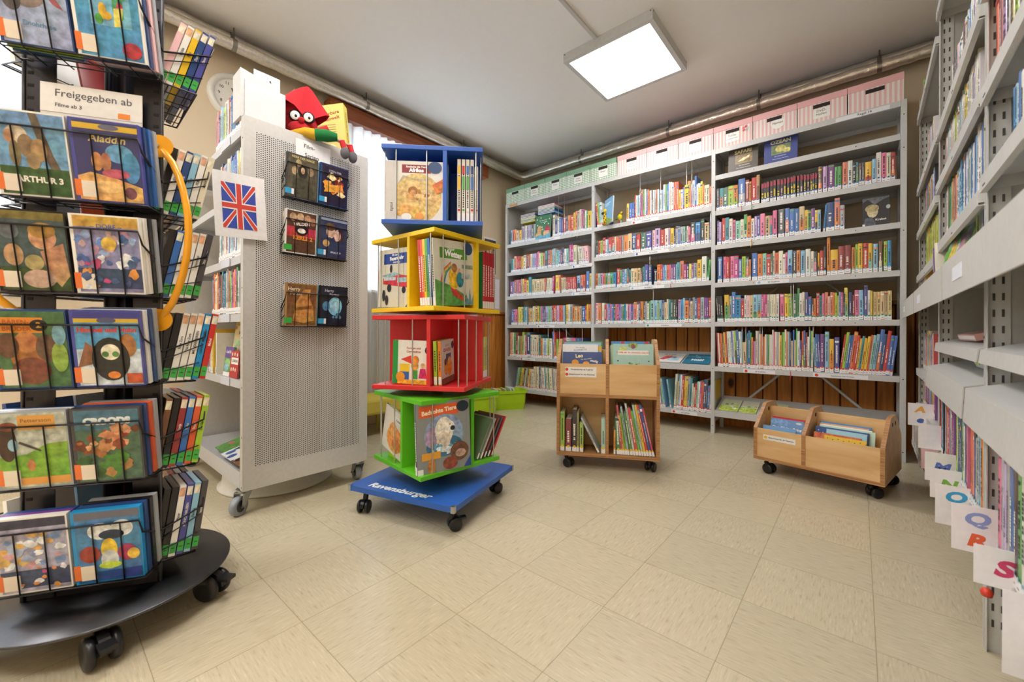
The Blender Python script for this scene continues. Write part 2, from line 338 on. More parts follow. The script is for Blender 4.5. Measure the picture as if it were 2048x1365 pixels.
curtain(-1.05,.1,1.0,2.41,'white sheer curtain behind the dark film stand')
# wall clock
t=thing('wall_clock',T(XL,.84,2.30)@RY(90)@RZ(90),'round white wall clock with a black face of numerals half hidden by the shelf cart','wall clock')
b=MB().lathe([(.15,0),(.15,.02),(.135,.035),(.118,.03),(.112,.018)],'e4e2dc','paint',40,caps=False); b.build('rim',t)
b=MB().disc(.112,.018,'ece9e2','paint',36)
for h in range(12):
    a=math.radians(90-30*(h+1)); b.text(str(h+1),.026,'2c2c30',T(.088*math.cos(a),.088*math.sin(a),.0186),bold=.01)
b.build('dial',t)
b=MB()
for an,L in ((20,.058),(150,.085)): b.box((-.0035,-.015,.0205),(.0035,L,.0225),'k','paint',RZ(an))
b.build('hand',t)
# posters on the left wall beyond the tower
def paper(name,M,w,h,spec,label,cat,col='w',th=.002,m='paint'):
    b=MB().box((0,0,-th),(w,h,0),col,m); art(b,w,h,spec,I4); o=b.build(name); o.matrix_world=M; return tag(o,label,cat)
ML=Matrix(((0,0,1,0),(1,0,0,0),(0,1,0,0),(0,0,0,1)))   # x->+Y, y->+Z, faces +X
paper('poster',T(XL+.006,3.17,1.40)@ML,.2,.42,[('r',.05,.05,.95,.95,'2c2a2c'),('e',.6,.45,.3,.28,'8a6a52'),('e',.4,.7,.2,.2,'c9a27e'),('r',.05,.8,.95,.95,'4a4650')],'dark portrait poster on the cream wall behind the yellow tier','poster','e8e4dc')
paper('notice',T(XL+.006,3.2,1.03)@ML,.23,.35,[('r',.04,.03,.96,.97,'f1eef6','paint')]+[('r',.15,.3+.06*i,.75,.315+.06*i,'b9b6bd','paint') for i in range(9)],'white notice sheet in a pale lilac frame below the dark poster','notice','cfc3dd')
# low yellow bench
t=thing('bench',T(-2.83,1.80,0),'low mustard yellow padded bench on thin yellow legs below the curtains','bench')
MB().box((-.17,-.55,.17),(.17,.55,.285),'c9b64a','matte').build('seat',t,bevel=.02)
for sx in (-.14,.14):
    for sy in (-.5,.0,.5): MB().tube([(sx,sy,0),(sx,sy,.17)],.011,'c9c04a','paint',8).build('leg',t)
# ================================================================== BOOKS
SPN={'b':'2f6fb5','c':'8fc4dc','g':'1f9a80','r':'e0402c','y':'f0c22c','n':None}
POOL=[]
def contrast(c):
    r,g,b_,_=C(c); return 'f2efe6' if .2*r+.7*g+.1*b_<.25 else '2c2a35'
def book_geo(b,w,h,d,col,dot,seed,M=None,label=True,lab=None):
    """spine on y=0 facing -y, thickness along x, z up"""
    rn=random.Random(seed); c1=jit_(col if len(col)==6 else col[0],rn); c2=jit_(col[1],rn) if len(col)==2 else c1
    X=M or I4; e=min(.002,w*.12); pg=C('ded6c2')
    sh=h*rn.uniform(.35,.62) if c2!=c1 else 0; m='gloss' if rn.random()<.55 else 'paint'
    # covers + spine (slightly rounded), page block
    b.box((e,.004,.002),(w-e,d-.003,h-.002),pg,'matte',X)
    b.box((0,.001,0),(e,d,h),c1,m,X); b.box((w-e,.001,0),(w,d,h),c1,m,X)
    r=min(.0035,w*.16); P_=[(0,.003),(w*.18,.0008),(w*.5,0),(w*.82,.0008),(w,.003),(w-e,.005),(e,.005)]
    if sh: b.prism(P_,0,sh,c2,m,X); b.prism(P_,sh,h,c1,m,X)
    else: b.prism(P_,0,h,c1,m,X)
    y=-.0006; lz=.0
    cc=contrast(c1)
    if col[0]=='x':
        b.add([(w*.1,y,h*.74),(w*.9,y,h*.74),(w*.9,y,h*.95),(w*.1,y,h*.95)],[(0,1,2,3)],'b03a52','paint',False,X); cc='f2d838' if rn.random()<.72 else 'd9b2b0'
        a0,a1=h*.24,h*rn.uniform(.45,.62)
    else: a0,a1=h*.28,h*rn.uniform(.6,.92)
    zz=a0; tw=w*(.6 if col[0]=='x' else rn.uniform(.22,.42)); x0=(w-tw)/2
    if w>.009:
        while zz<a1:
            L=rn.uniform(.35,.8)*tw
            if rn.random()<.86: b.add([(x0,y,zz),(x0+tw*rn.uniform(.75,1),y,zz),(x0+tw*rn.uniform(.75,1),y,zz+L),(x0,y,zz+L)],[(0,1,2,3)],cc,'paint',False,X)
            zz+=L*1.35
    if rn.random()<.35 and w>.012 and col[0]!='x':
        k=jit_(rn.choice('rygbwkco'),rn); z0=h*rn.uniform(.8,.92); b.add([(w*.08,y-.0002,z0),(w*.92,y-.0002,z0),(w*.92,y-.0002,z0+h*.05),(w*.08,y-.0002,z0+h*.05)],[(0,1,2,3)],k,'paint',False,X)
    if label:
        L=lab or b; hh=.026 if h<.3 else .03; z0=rn.choice((.002,.002,.003,.008)); y=-.0011
        L.box((w*.0,y,z0),(w,y+.0006,z0+hh),'efeef0','paint',X)
        dc=SPN.get(dot)
        if dc: n=10; rr=min(.0058,w*.42); L.add([(w/2+rr*math.cos(2*PI*i/n),y-.0003,z0+hh+rr*.1+rr*math.sin(2*PI*i/n)) for i in range(n)],[tuple(range(n))],dc,'paint',False,X)
        if w>.01: L.add([(w*.25,y-.0002,z0+.008),(w*.75,y-.0002,z0+.008),(w*.75,y-.0002,z0+.011),(w*.25,y-.0002,z0+.011)],[(0,1,2,3)],'77757c','paint',False,X)
def jit_(c,rn,a=.1):
    if isinstance(c,tuple): return c
    c=C(c); c=tuple(x*.9+.055 for x in c); k=1+rn.uniform(-a,a); return tuple(min(1,max(0,x*k*(1+rn.uniform(-a,a)*.6))) for x in c[:3])+(1,)
def proj(p):
    v=Vector(p)-EYE; d=v.dot(fw)
    if d<.05: return None
    return (1024+F_PX*v.dot(rt)/d,CY-F_PX*v.dot(up)/d)
def area(M,w,h):
    q=[proj(M@Vector(p)) for p in ((0,0,0),(w,0,0),(w,0,h),(0,0,h))]
    if any(a is None for a in q): return 0
    cx=sum(a[0] for a in q)/4; cy=sum(a[1] for a in q)/4
    if not(0<cx<2048 and 0<cy<1365): return 0
    s=0
    for i in range(4): s+=q[i][0]*q[(i+1)%4][1]-q[(i+1)%4][0]*q[i][1]
    return abs(s)/2
def pool(M,w,h,d,col,dot,place,grp,vis=1.0): POOL.append(dict(M=M,w=w,h=h,d=d,col=col,dot=dot,place=place,grp=grp,a=area(M,w,h)*vis))
BAY={1:'corner grey bay',2:'middle grey bay',3:'right grey bay'}
LV={1:'top',2:'second',3:'third',4:'fourth',5:'fifth',6:'bottom'}
LV3={2:'second',3:'third',4:'fourth',5:'fifth',6:'sixth'}
def ordn(n): return {1:'1st',2:'2nd',3:'3rd'}.get(n,'%dth'%n) if n<20 else ('%d%s'%(n,{1:'st',2:'nd',3:'rd'}.get(n%10,'th')))
ROWS=[
(3,2,1.713,'b','K,-839,23,173,0;tS,-816,23,172,0;G,-793,35,171,0;l,-757,36,174,0;ol,-721,29,172,0;bs,-688,43,212,0;R,-641,24,192,0;o,-617,14,176,0;r,-601,30,201,0;Ad,-571,20,214,0;x,-540,17,144,0;x,-523,17,147,0;x,-506,17,150,0;x,-485,17,150,0;x,-466,17,153,0;x,-443,17,152,0;x,-424,17,151,0;x,-405,16,150,0;x,-385,16,153,0;x,-365,16,153,0;x,-350,16,155,0;x,-328,16,151,0;x,-310,16,154,0;x,-290,16,147,0;x,-272,15,146,0;x,-254,14,142,0;x,-242,13,145,0;x,-228,13,144,0;do,-211,21,180,0;P,-186,24,173,0;p,-159,34,178,0;g,-124,17,157,0;g,-107,18,156,0;S,-84,25,175,0;w,-58,24,177,0;k,-34,17,160,0;Gg,-17,13,159,0;K,-2,13,149,0;K,11,14,149,0;yr,27,31,145,0;c,60,19,156,0;w,79,24,193,0;n,104,23,185,0;W,127,19,178,0;ro,147,19,174,0'),
(3,3,1.450,'b','p,-833,15,188,0;P,-818,15,176,0;r,-799,24,202,0;t,-775,25,201,0;w,-750,24,189,0;n,-725,18,176,0;a,-705,30,164,0;W,-675,24,171,0;gW,-650,21,203,0;o,-629,25,187,0;w,-605,21,165,0;P,-582,15,178,0;v,-567,20,178,0;n,-546,29,188,0;e,-517,31,168,0;nt,-487,18,164,0;n,-469,26,199,0;K,-436,38,200,0;bS,-395,24,199,0;b,-370,29,191,0;b,-340,25,186,0;eo,-314,29,195,0;y,-285,19,167,0;g,-267,19,163,0;p,-248,21,169,0;yK,-228,16,154,0;c,-212,16,154,0;z,-184,11,180,4;B,-168,43,191,0;So,-124,27,213,0;s,-96,23,162,0'),
(3,4,1.159,'c','b,-828,32,199,0;n,-789,19,198,0;r,-770,26,193,0;n,-740,26,196,0;m,-714,29,195,0;b,-684,22,167,0;l,-663,25,185,0;KS,-638,21,177,0;o,-617,14,158,0;b,-598,34,201,0;o,-562,31,192,0;ac,-530,23,191,0;r,-506,26,182,0;G,-481,13,185,0;W,-468,13,202,0;O,-454,22,187,0;W,-432,24,197,0;w,-408,15,172,0;nO,-393,14,182,0;cb,-379,26,195,0;K,-351,22,187,0;o,-328,20,189,0;c,-306,26,184,0;w,-278,27,190,0;w,-250,16,172,0;Kn,-234,18,168,0;yK,-212,10,157,0;r,-200,20,170,0;k,-179,12,193,0;o,-163,17,251,0;yo,-145,39,167,0;R,-105,32,185,0;R,-73,32,187,0;o,-37,16,170,0;l,-19,14,188,0;y,-5,21,191,0;r,19,24,189,0;ya,42,22,185,0;c,67,21,178,0;dW,92,18,192,0;l,115,17,188,0;z,133,17,190,0'),
(3,5,0.859,'g','k,-829,14,200,-4;k,-815,14,199,-4;k,-801,16,198,-4;yg,-778,31,205,-1;s,-747,17,196,0;b,-729,24,225,0;z,-706,37,198,0;r,-669,24,174,0;w,-645,13,196,0;h,-632,23,195,0;e,-610,20,194,0;cg,-589,25,197,0;co,-563,26,196,0;m,-537,12,195,0;n,-525,12,194,0;m,-513,12,194,0;W,-501,12,193,0;W,-487,13,193,0;W,-474,13,192,0;W,-461,13,191,0;w,-448,19,194,0;n,-421,24,193,-1;y,-395,20,192,-1;l,-375,25,191,-1;G,-350,26,190,0;g,-323,12,227,0;w,-311,16,192,0;W,-295,13,198,0;v,-281,17,197,0;b,-262,17,166,0;Ko,-244,13,152,0;o,-232,12,151,0;r,-218,17,188,0;t,-201,14,170,0;n,-187,13,183,0;S,-173,17,189,0;h,-157,12,162,0;S,-145,16,188,0;o,-129,10,184,0;l,-119,10,183,0;e,-108,8,163,0;c,-100,10,186,0;m,-90,11,185,0;K,-79,11,175,0;Ya,-69,16,213,-1;B,-50,16,183,0;R,-33,13,163,0;n,-19,21,195,-1;c,2,21,193,-1;v,24,18,221,0;w,42,13,189,0;y,56,9,185,0;e,68,17,178,0;e,86,17,177,0;e,102,17,179,0;e,119,17,179,0;e,136,17,181,0'),
(3,6,0.515,'r','r,-824,9,261,-3;w,-815,9,260,-3;r,-806,10,260,-3;o,-796,11,256,-3;K,-784,10,255,-3;y,-774,11,266,-3;r,-763,11,265,-3;w,-751,17,272,-3;w,-734,12,271,-3;b,-722,10,278,-3;w,-712,11,277,-3;lK,-701,12,277,-3;b,-690,18,283,-3;w,-671,12,271,-3;c,-659,9,271,-3;e,-651,26,192,-3;o,-638,8,221,0;t,-629,10,258,0;b,-619,11,279,0;g,-609,10,264,0;o,-599,10,230,0;m,-589,8,201,0;P,-581,8,200,0;W,-572,13,276,0;s,-560,9,276,0;W,-550,8,253,0;o,-542,9,253,0;R,-533,9,238,0;o,-523,8,234,0;W,-515,9,251,0;s,-506,8,251,0;g,-498,11,250,0;W,-487,8,250,0;w,-479,9,249,0;w,-470,9,284,0;n,-461,9,270,0;W,-452,10,269,0;s,-442,9,268,0;W,-433,9,268,0;y,-424,11,246,0;g,-413,9,267,0;l,-404,9,266,0;w,-396,11,286,0;o,-384,9,272,0;c,-376,9,271,0;B,-367,10,264,0;e,-357,9,208,0;b,-348,9,283,0;e,-340,9,214,0;g,-331,9,293,0;w,-323,14,275,0;v,-309,11,212,0;OY,-297,10,273,0;bg,-288,11,279,0;R,-277,11,265,0;w,-266,11,237,0;t,-255,10,277,0;lw,-245,10,277,0;k,-259,11,284,0;c,-227,11,232,-2;b,-216,12,255,-2;v,-204,11,254,-2;p,-197,22,256,0;c,-172,22,271,0;yo,-148,23,224,0;v,-122,25,235,0;r,-97,10,254,6;l,-87,15,269,6;b,-72,13,249,6;b,-59,10,252,6;O,-50,20,273,6;r,-30,13,250,6;y,-17,11,230,6;t,-6,12,245,6;y,5,14,232,6;y,20,14,243,6;O,34,12,252,6;a,45,15,251,6;c,61,14,257,6;bo,75,19,287,6;B,93,16,257,6;r,109,17,278,6;b,126,15,249,6;b,141,15,248,6'),
(2,1,1.755,'r','r,-1864,17,233,-5;l,-1847,16,233,-5;c,-1832,14,232,-5;w,-1817,15,231,-5;y,-1572,21,164,0;b,-1551,28,163,0;b,-1523,23,162,0;r,-1497,11,227,0;w,-1486,14,218,0;c,-1472,14,218,0;w,-1459,11,217,0;p,-1447,10,217,0;n,-1438,13,260,0;g,-1424,13,259,0;w,-1411,13,258,0;b,-1397,13,249,0;S,-1384,13,248,0;o,-1371,11,235,0;w,-1360,13,234,0;K,-1347,11,234,0;w,-1336,13,233,0;s,-1323,13,233,0;S,-1310,13,232,0;w,-1297,11,232,0;t,-1286,13,219,0;w,-1274,13,218,0;c,-1261,13,218,0;w,-1248,17,259,0;g,-1232,16,258,0;b,-1216,14,257,0;w,-1202,12,269,0;w,-1190,12,268,0;w,-1178,15,259,0;r,-1163,10,259,0;S,-1153,12,258,0;O,-1141,18,257,0;y,-1123,16,187,0;W,-1108,18,187,0;b,-1089,14,202,0;y,-1076,39,213,0;l,-1037,12,212,0;c,-1025,13,212,0;w,-1013,11,171,0;b,-1001,11,171,0;o,-990,14,171,0;w,-976,18,206,0;c,-959,14,205,0;o,-1053,25,241,0;n,-1028,11,192,0;w,-1016,17,239,0;b,-999,15,270,0;w,-984,13,198,0;y,-971,17,170,0;Y,-954,15,217,0;o,-939,11,189,0;W,-928,18,180,0;W,-910,19,179,0;S,-890,16,163,0;b,-874,14,194,0'),
(2,2,1.475,'b','k,-1873,19,159,0;O,-1854,26,154,0;l,-1829,23,153,0;r,-1806,28,175,0;w,-1778,15,156,0;c,-1763,15,156,0;rt,-1750,33,169,0;rt,-1717,31,168,0;W,-1687,15,167,0;O,-1674,24,162,0;O,-1649,24,162,0;s,-1621,19,161,0;o,-1599,38,164,0;e,-1561,37,177,0;B,-1524,40,167,0;r,-1484,36,157,0;G,-1442,46,164,0;v,-1394,46,167,0;h,-1340,23,170,0;P,-1315,41,181,0;r,-1272,36,163,0;W,-1235,29,170,0;P,-1206,16,170,0;y,-1188,27,165,0;k,-1161,13,148,0;s,-1147,21,172,0;b,-1126,16,171,0;s,-1109,20,162,0;a,-1089,18,162,0;K,-1072,14,161,0;W,-1058,12,161,0;n,-1049,19,152,0;Kn,-1027,32,184,0;zB,-991,36,178,0;k,-952,27,197,0;e,-924,33,164,0;v,-888,12,179,0'),
(2,3,1.181,'c','o,-1880,29,145,0;a,-1851,21,144,0;P,-1830,26,144,0;O,-1804,25,143,0;g,-1779,25,142,0;so,-1754,25,142,0;g,-1729,27,141,0;z,-1702,27,140,0;r,-1665,32,171,0;g,-1633,19,157,0;b,-1614,22,161,0;c,-1592,21,160,0;kr,-1569,21,168,0;t,-1549,19,150,0;W,-1530,30,158,0;e,-1500,27,157,0;e,-1472,29,156,0;R,-1441,14,130,0;t,-1425,20,164,0;v,-1405,29,180,0;B,-1372,28,171,0;k,-1322,24,131,0;o,-1297,28,168,0;r,-1270,17,168,0;b,-1253,17,159,0;c,-1236,19,158,0;O,-1217,20,158,0;n,-1197,15,157,0;p,-1183,18,157,0;p,-1164,19,156,0;c,-1145,11,156,0;t,-1136,26,171,0;S,-1110,28,179,0;m,-1080,21,149,0;B,-1059,19,149,0;Y,-1041,19,148,0;p,-1022,18,152,0;s,-1004,23,151,0;y,-977,31,174,0;w,-943,35,196,0;g,-907,16,164,6'),
(2,4,0.855,'g','h,-1878,26,196,0;o,-1852,28,195,0;W,-1814,26,194,0;r,-1788,23,175,0;P,-1765,18,179,0;b,-1747,17,178,0;n,-1730,17,178,0;z,-1712,17,177,0;K,-1695,17,177,0;n,-1678,17,176,0;m,-1661,17,176,0;v,-1644,17,175,0;P,-1627,17,175,0;g,-1610,17,174,0;z,-1594,17,174,0;w,-1577,16,173,0;n,-1561,16,172,0;P,-1544,16,172,0;v,-1528,16,171,0;P,-1512,16,171,0;S,-1503,29,188,0;w,-1474,12,165,0;B,-1460,18,191,0;o,-1442,26,190,0;K,-1416,17,190,0;s,-1399,14,189,0;w,-1385,18,171,0;g,-1367,12,188,0;a,-1355,35,196,0;c,-1319,24,194,0;l,-1295,14,190,0;p,-1281,18,189,0;e,-1263,17,167,0;c,-1279,22,193,0;B,-1257,21,192,0;e,-1236,21,175,0;W,-1215,14,199,0;t,-1202,18,194,0;G,-1184,20,194,0;K,-1164,20,193,0;k,-1144,16,192,0;P,-1123,19,191,0;z,-1104,18,191,0;c,-1085,14,202,0;o,-1072,32,181,0;v,-1039,11,196,0;e,-1028,17,176,0;s,-1011,16,203,0;b,-995,18,191,0;O,-977,7,198,0;r,-970,16,198,0;s,-952,27,201,0;p,-924,17,196,0;p,-908,16,195,0;r,-891,15,194,0'),
(2,6,0.150,'r','w,-1263,10,243,-8;b,-1254,10,242,-8;l,-1243,9,242,-8;c,-1234,13,241,-8;c,-1185,12,239,-8;W,-1158,12,287,3;s,-1146,12,287,3;y,-1134,9,229,3;c,-1125,12,285,3;w,-1114,12,285,3;r,-1102,17,276,3;y,-1084,14,275,3;y,-1070,13,274,3;s,-1057,19,273,3;t,-1038,16,264,3;W,-1022,11,220,3;W,-1010,10,191,3;r,-1000,16,219,3;a,-985,12,238,3;w,-973,11,237,3;m,-961,13,237,3;O,-949,15,236,3;B,-934,17,259,3;K,-917,11,258,3;b,-906,20,211,3;W,-886,11,256,3;y,-876,15,256,3'),
(1,1,1.740,'c','c,-2930,26,160,0;O,-2904,29,159,0;o,-2875,27,159,0;W,-2848,28,142,0;R,-2820,14,141,0;y,-2805,28,141,0;s,-2780,25,178,0;P,-2755,25,177,0;w,-2730,23,177,0;s,-2707,24,176,0;P,-2683,23,175,0;s,-2660,23,175,0;K,-2636,23,174,0;s,-2613,24,174,0;W,-2370,28,223,0;B,-2342,30,182,0;w,-2312,21,181,0;b,-2291,24,180,0;v,-2267,21,179,0;r,-2241,32,188,0;B,-2208,23,188,0;o,-2185,21,187,0;O,-2164,17,186,0;r,-2146,21,186,0;y,-2126,26,205,0;S,-2100,21,213,0;s,-2078,22,213,0;W,-2056,21,222,0;n,-2035,22,221,0;K,-2013,16,201,0;w,-1997,17,200,0;g,-1979,16,190,0;y,-1963,38,189,0;W,-1925,19,189,0;b,-1907,16,188,0'),
(1,2,1.430,'b','t,-2925,29,149,0;a,-2896,16,148,0;S,-2880,36,175,0;r,-2844,18,169,0;r,-2826,20,168,0;r,-2806,21,168,0;y,-2779,28,162,0;W,-2751,34,172,0;R,-2717,20,171,0;d,-2696,24,170,0;O,-2672,20,175,0;W,-2652,20,175,0;c,-2635,31,174,0;P,-2605,33,173,0;n,-2569,26,188,0;W,-2543,25,167,0;l,-2519,30,166,0;S,-2489,25,165,0;tK,-2460,25,180,0;R,-2431,34,184,0;o,-2398,19,183,0;c,-2375,22,193,0;s,-2353,22,192,0;a,-2331,36,171,0;b,-2295,24,170,0;R,-2271,17,170,0;B,-2254,27,189,0;w,-2227,23,173,0;a,-2204,27,173,0;m,-2170,21,206,0;m,-2148,21,205,0;W,-2124,37,195,0;W,-2062,18,174,-5;W,-2043,19,173,-5;W,-2024,18,173,-5;h,-2006,27,172,-5;h,-1979,27,171,-5'),
(1,3,1.165,'c','p,-2937,42,165,0;c,-2895,16,165,0;r,-2877,31,180,0;s,-2845,14,180,0;n,-2831,21,179,0;r,-2810,28,179,0;s,-2784,21,184,0;y,-2764,28,183,0;r,-2736,26,182,0;Y,-2710,31,165,0;t,-2678,38,196,0;e,-2634,33,169,0;e,-2601,33,168,0;e,-2568,33,167,0;e,-2535,32,166,0;e,-2503,29,165,0;O,-2474,21,165,0;W,-2449,23,164,4;W,-2426,22,164,4;W,-2404,22,163,4;m,-2382,23,178,4;y,-2333,41,186,0;S,-2291,18,185,0;e,-2259,19,154,-3;e,-2240,19,154,-3;e,-2221,19,153,-3;r,-2202,24,153,-3;r,-2178,24,152,-3;r,-2153,24,152,-3;r,-2129,24,151,-3;r,-2106,17,151,-3;cK,-2083,36,159,0;Sv,-2041,28,163,0;O,-2014,24,163,0;b,-1978,32,190,0;Y,-1946,24,170,0'),
(1,4,0.853,'g','b,-2918,27,171,0;P,-2891,32,170,0;n,-2860,31,169,0;Y,-2822,23,195,0;Y,-2798,23,195,0;Y,-2775,23,194,0;t,-2752,21,193,0;c,-2730,34,193,0;o,-2680,18,175,0;e,-2662,44,175,0;w,-2619,21,195,-1;y,-2598,21,194,-1;d,-2577,21,194,-1;y,-2556,21,193,-1;g,-2535,21,192,-1;n,-2515,21,192,-1;b,-2494,20,191,-1;K,-2474,19,191,-1;P,-2455,20,190,-1;c,-2434,20,189,-1;l,-2414,20,189,-1;c,-2394,20,188,-1;O,-2375,31,167,-1;W,-2344,16,167,-1;r,-2370,20,193,-1;r,-2350,20,192,-1;r,-2331,19,191,-1;P,-2311,26,191,-1;O,-2285,24,190,-1;O,-2261,24,189,-1;c,-2238,21,189,-1;y,-2202,23,197,0;w,-2179,20,197,0;s,-2159,25,196,0;o,-2127,24,175,0;e,-2103,24,175,0;o,-2078,24,174,0;e,-2054,24,173,0;b,-2023,33,172,0;r,-1987,15,172,0;y,-1972,14,190,0;o,-1958,30,189,0'),
(1,5,0.505,'r','S,-2935,19,265,1;e,-2916,19,264,1;w,-2897,14,264,1;g,-2883,26,263,1;R,-2855,28,262,1;W,-2827,18,228,1;g,-2809,21,228,1;S,-2788,18,227,1;l,-2769,28,269,1;w,-2742,18,236,1;r,-2724,21,235,1;P,-2703,18,245,1;B,-2695,43,266,0;W,-2648,27,243,0;W,-2621,25,242,0;W,-2597,26,241,0;e,-2570,26,240,0;t,-2544,29,239,0;o,-2515,21,207,0;W,-2494,19,207,0;c,-2475,29,206,0;w,-2446,19,205,0;l,-2427,27,204,0;w,-2400,28,204,0;bo,-2347,21,273,-6;r,-2325,12,272,-6;l,-2319,20,201,0;m,-2206,16,217,-8;m,-2190,14,217,-8;e,-2176,17,216,-8;w,-2159,15,216,-8;c,-2144,16,215,-8;P,-2128,17,215,-8;n,-2111,23,214,-8;n,-2088,20,213,-8;b,-2068,22,212,-8;b,-2046,22,212,-8;v,-2024,22,211,-8'),
(1,6,0.160,'r','c,-2857,19,229,9;l,-2839,18,229,9;g,-2820,18,228,9;y,-2802,18,227,9;y,-2784,20,227,9;K,-2764,18,226,9;W,-2746,18,226,9;g,-2728,18,225,9;r,-2711,18,224,9;W,-2693,17,224,9;s,-2676,17,223,9;y,-2666,17,223,0;W,-2649,20,222,0;W,-2629,23,222,0;W,-2606,21,252,0;e,-2585,24,251,0;W,-2562,23,251,0;G,-2538,17,250,0;e,-2521,21,249,0;W,-2501,23,248,0;b,-2512,17,249,-4;W,-2495,22,248,-4;W,-2473,20,247,-4;t,-2453,16,247,-4;W,-2437,25,246,-4;g,-2411,15,245,-4;W,-2397,37,244,-4;s,-2359,21,243,-4;W,-2339,21,242,-4;h,-2318,18,241,-4')]

for bay,lvl,z,dot,src in ROWS:
    rn=random.Random(bay*10+lvl); n=0; pic=lvl==6 or (bay==1 and lvl==5) or (bay==2 and lvl==1)
    prev=-9
    for e in src.split(';'):
        c,x,wd,h,tl=e.split(','); x,wd,h,tl=int(x)/1000,int(wd)/1000,int(h)/1000,int(tl); n+=1
        wd=max(.0035,wd-.0006); d=rn.uniform(.19,.225) if pic else rn.uniform(.125,.16)
        # a book leaning sideways stands on one bottom corner
        z0=z+(wd*math.sin(math.radians(abs(tl))) if tl else 0)*(1 if tl>0 else 0)+.0005
        M=T(x,3.402+rn.uniform(0,.006),z0)@RY(tl)
        lv=(LV3 if bay==3 else LV)[lvl]
        pool(M,wd,h,min(d,.25),c,dot,'%s from the left on the %s shelf of the %s'%(ordn(n),lv,BAY[bay]),'books on the %s shelf of the %s'%(lv,BAY[bay]))
# ================================================================== GREY WALL SHELVING
GREY='c6c6c6'
def channel(b,x0,x1,y0,y1,z,h=.036,col=GREY,m='paint',M=None):
    b.box((x0,y0,z-.002),(x1,y1,z),col,m,M); b.box((x0,y0,z-h),(x1,y0+.002,z-.002),col,m,M); b.box((x0,y1-.002,z-h),(x1,y1,z-.002),col,m,M)
    b.box((x0,y0+.002,z-h),(x1,y0+.012,z-h+.002),col,m,M); b.box((x0,y1-.012,z-h),(x1,y1-.002,z-h+.002),col,m,M)
    b.box((x0,y0+.002,z-h*.8),(x0+.002,y1-.002,z-.002),col,m,M); b.box((x1-.002,y0+.002,z-h*.8),(x1,y1-.002,z-.002),col,m,M)
t=thing('grey_metal_shelving',T(-1.39,3.392,0),'tall light grey metal wall shelving of three bays packed with books','shelving')
ox,oy=-1.39,3.392
XS=[-2.985,-1.903,-.858,.203]; YD=.30
for i,x in enumerate(XS):
    a=x-ox; top=2.192
    f=MB().box((a-.014,0,0),(a+.014,.03,top),GREY); [f.disc(.0035,.0006,'3a3a3c','matte',8,T(a,-.0003,z)@RX(90)) for z in (.06,.5,.9,1.4,1.9,2.1)]; f.build('upright',t,bevel=.0015)
    MB().box((a-.014,YD-.03,0),(a+.014,YD,top),GREY).build('upright',t,bevel=.0015)
    p=MB().box((a-.0015,.03,.08),(a+.0015,YD-.03,top-.02),GREY)
    for k in range(34): p.box((a-.0022,.04,.15+k*.06),(a+.0022,.046,.165+k*.06),'4a4a4a','matte')
    p.build('side_panel',t)
def tl(sh,x,z,w,txt,dot,h=.026,tx=.013): # shelf lip label
    b=MB().box((x-ox,-.0022,z-.033),(x-ox+w,-.0004,z-.033+h),'e9e9ee','paint')
    if dot: b.disc(.0095,.0004,dot,'paint',14,T(x-ox+.02,-.0024,z-.02)@RX(90))
    b.text(txt,tx,'2c2c34',T(x-ox+w*.55,-.0026,z-.02)@RX(90),bold=.01); return b.build('shelf_label',sh)
LVZ={0:[2.188,1.742,1.432,1.167,.855,.507,.162],1:[2.188,1.757,1.477,1.183,.857,None,.152],2:[2.188,1.987,1.715,1.452,1.161,.861,.517]}
lab={(0,1):[(-2.53,.26,'Weihnachten','')],(0,2):[(-2.13,.22,'ab 10 Jahren','2f6fb5')],(0,3):[(-2.13,.22,'ab 10 Jahren','8fc4dc')],(0,4):[(-2.55,.22,'ab 7 Jahren','1f9a80')],(0,5):[(-2.78,.2,'ab 3 Jahren','e0402c')],
(1,1):[(-1.52,.24,'Kinderbücher','e0402c')],(1,2):[(-1.49,.3,'ab 12 Jahren','2f6fb5')],(1,3):[(-1.53,.3,'ab 10 Jahren','8fc4dc')],(1,4):[(-1.39,.3,'ab 8 Jahren','1f9a80')],(1,6):[(-1.17,.2,'ab 3 Jahren','e0402c')],
(2,0):[(-.12,.26,'Regal 14',None)],(2,4):[(-.57,.2,'ab 10 Jahren','8fc4dc')],(2,6):[(-.65,.2,'ab 3 Jahren','e0402c'),(-.235,.28,'Geschichten zum Vorlesen','e0402c')]}
for b_ in range(3):
    x0,x1=XS[b_]+.0145-ox,XS[b_+1]-.0145-ox
    for k,z in enumerate(LVZ[b_]):
        if z is None: continue
        b=MB(); channel(b,x0,x1,0 if k else -.001,YD-.004,z)
        for u in (.25,.8): b.disc(.003,.0004,'3a3a3c','matte',8,T(x0+(x1-x0)*u,-.0006,z-.018)@RX(90))
        sh=b.build('shelf',t)
        for q in lab.get((b_,k),[]): tl(sh,q[0],z,q[1],q[2],q[3],tx=.011 if len(q[2])>14 else (.02 if q[3] is None else .014))
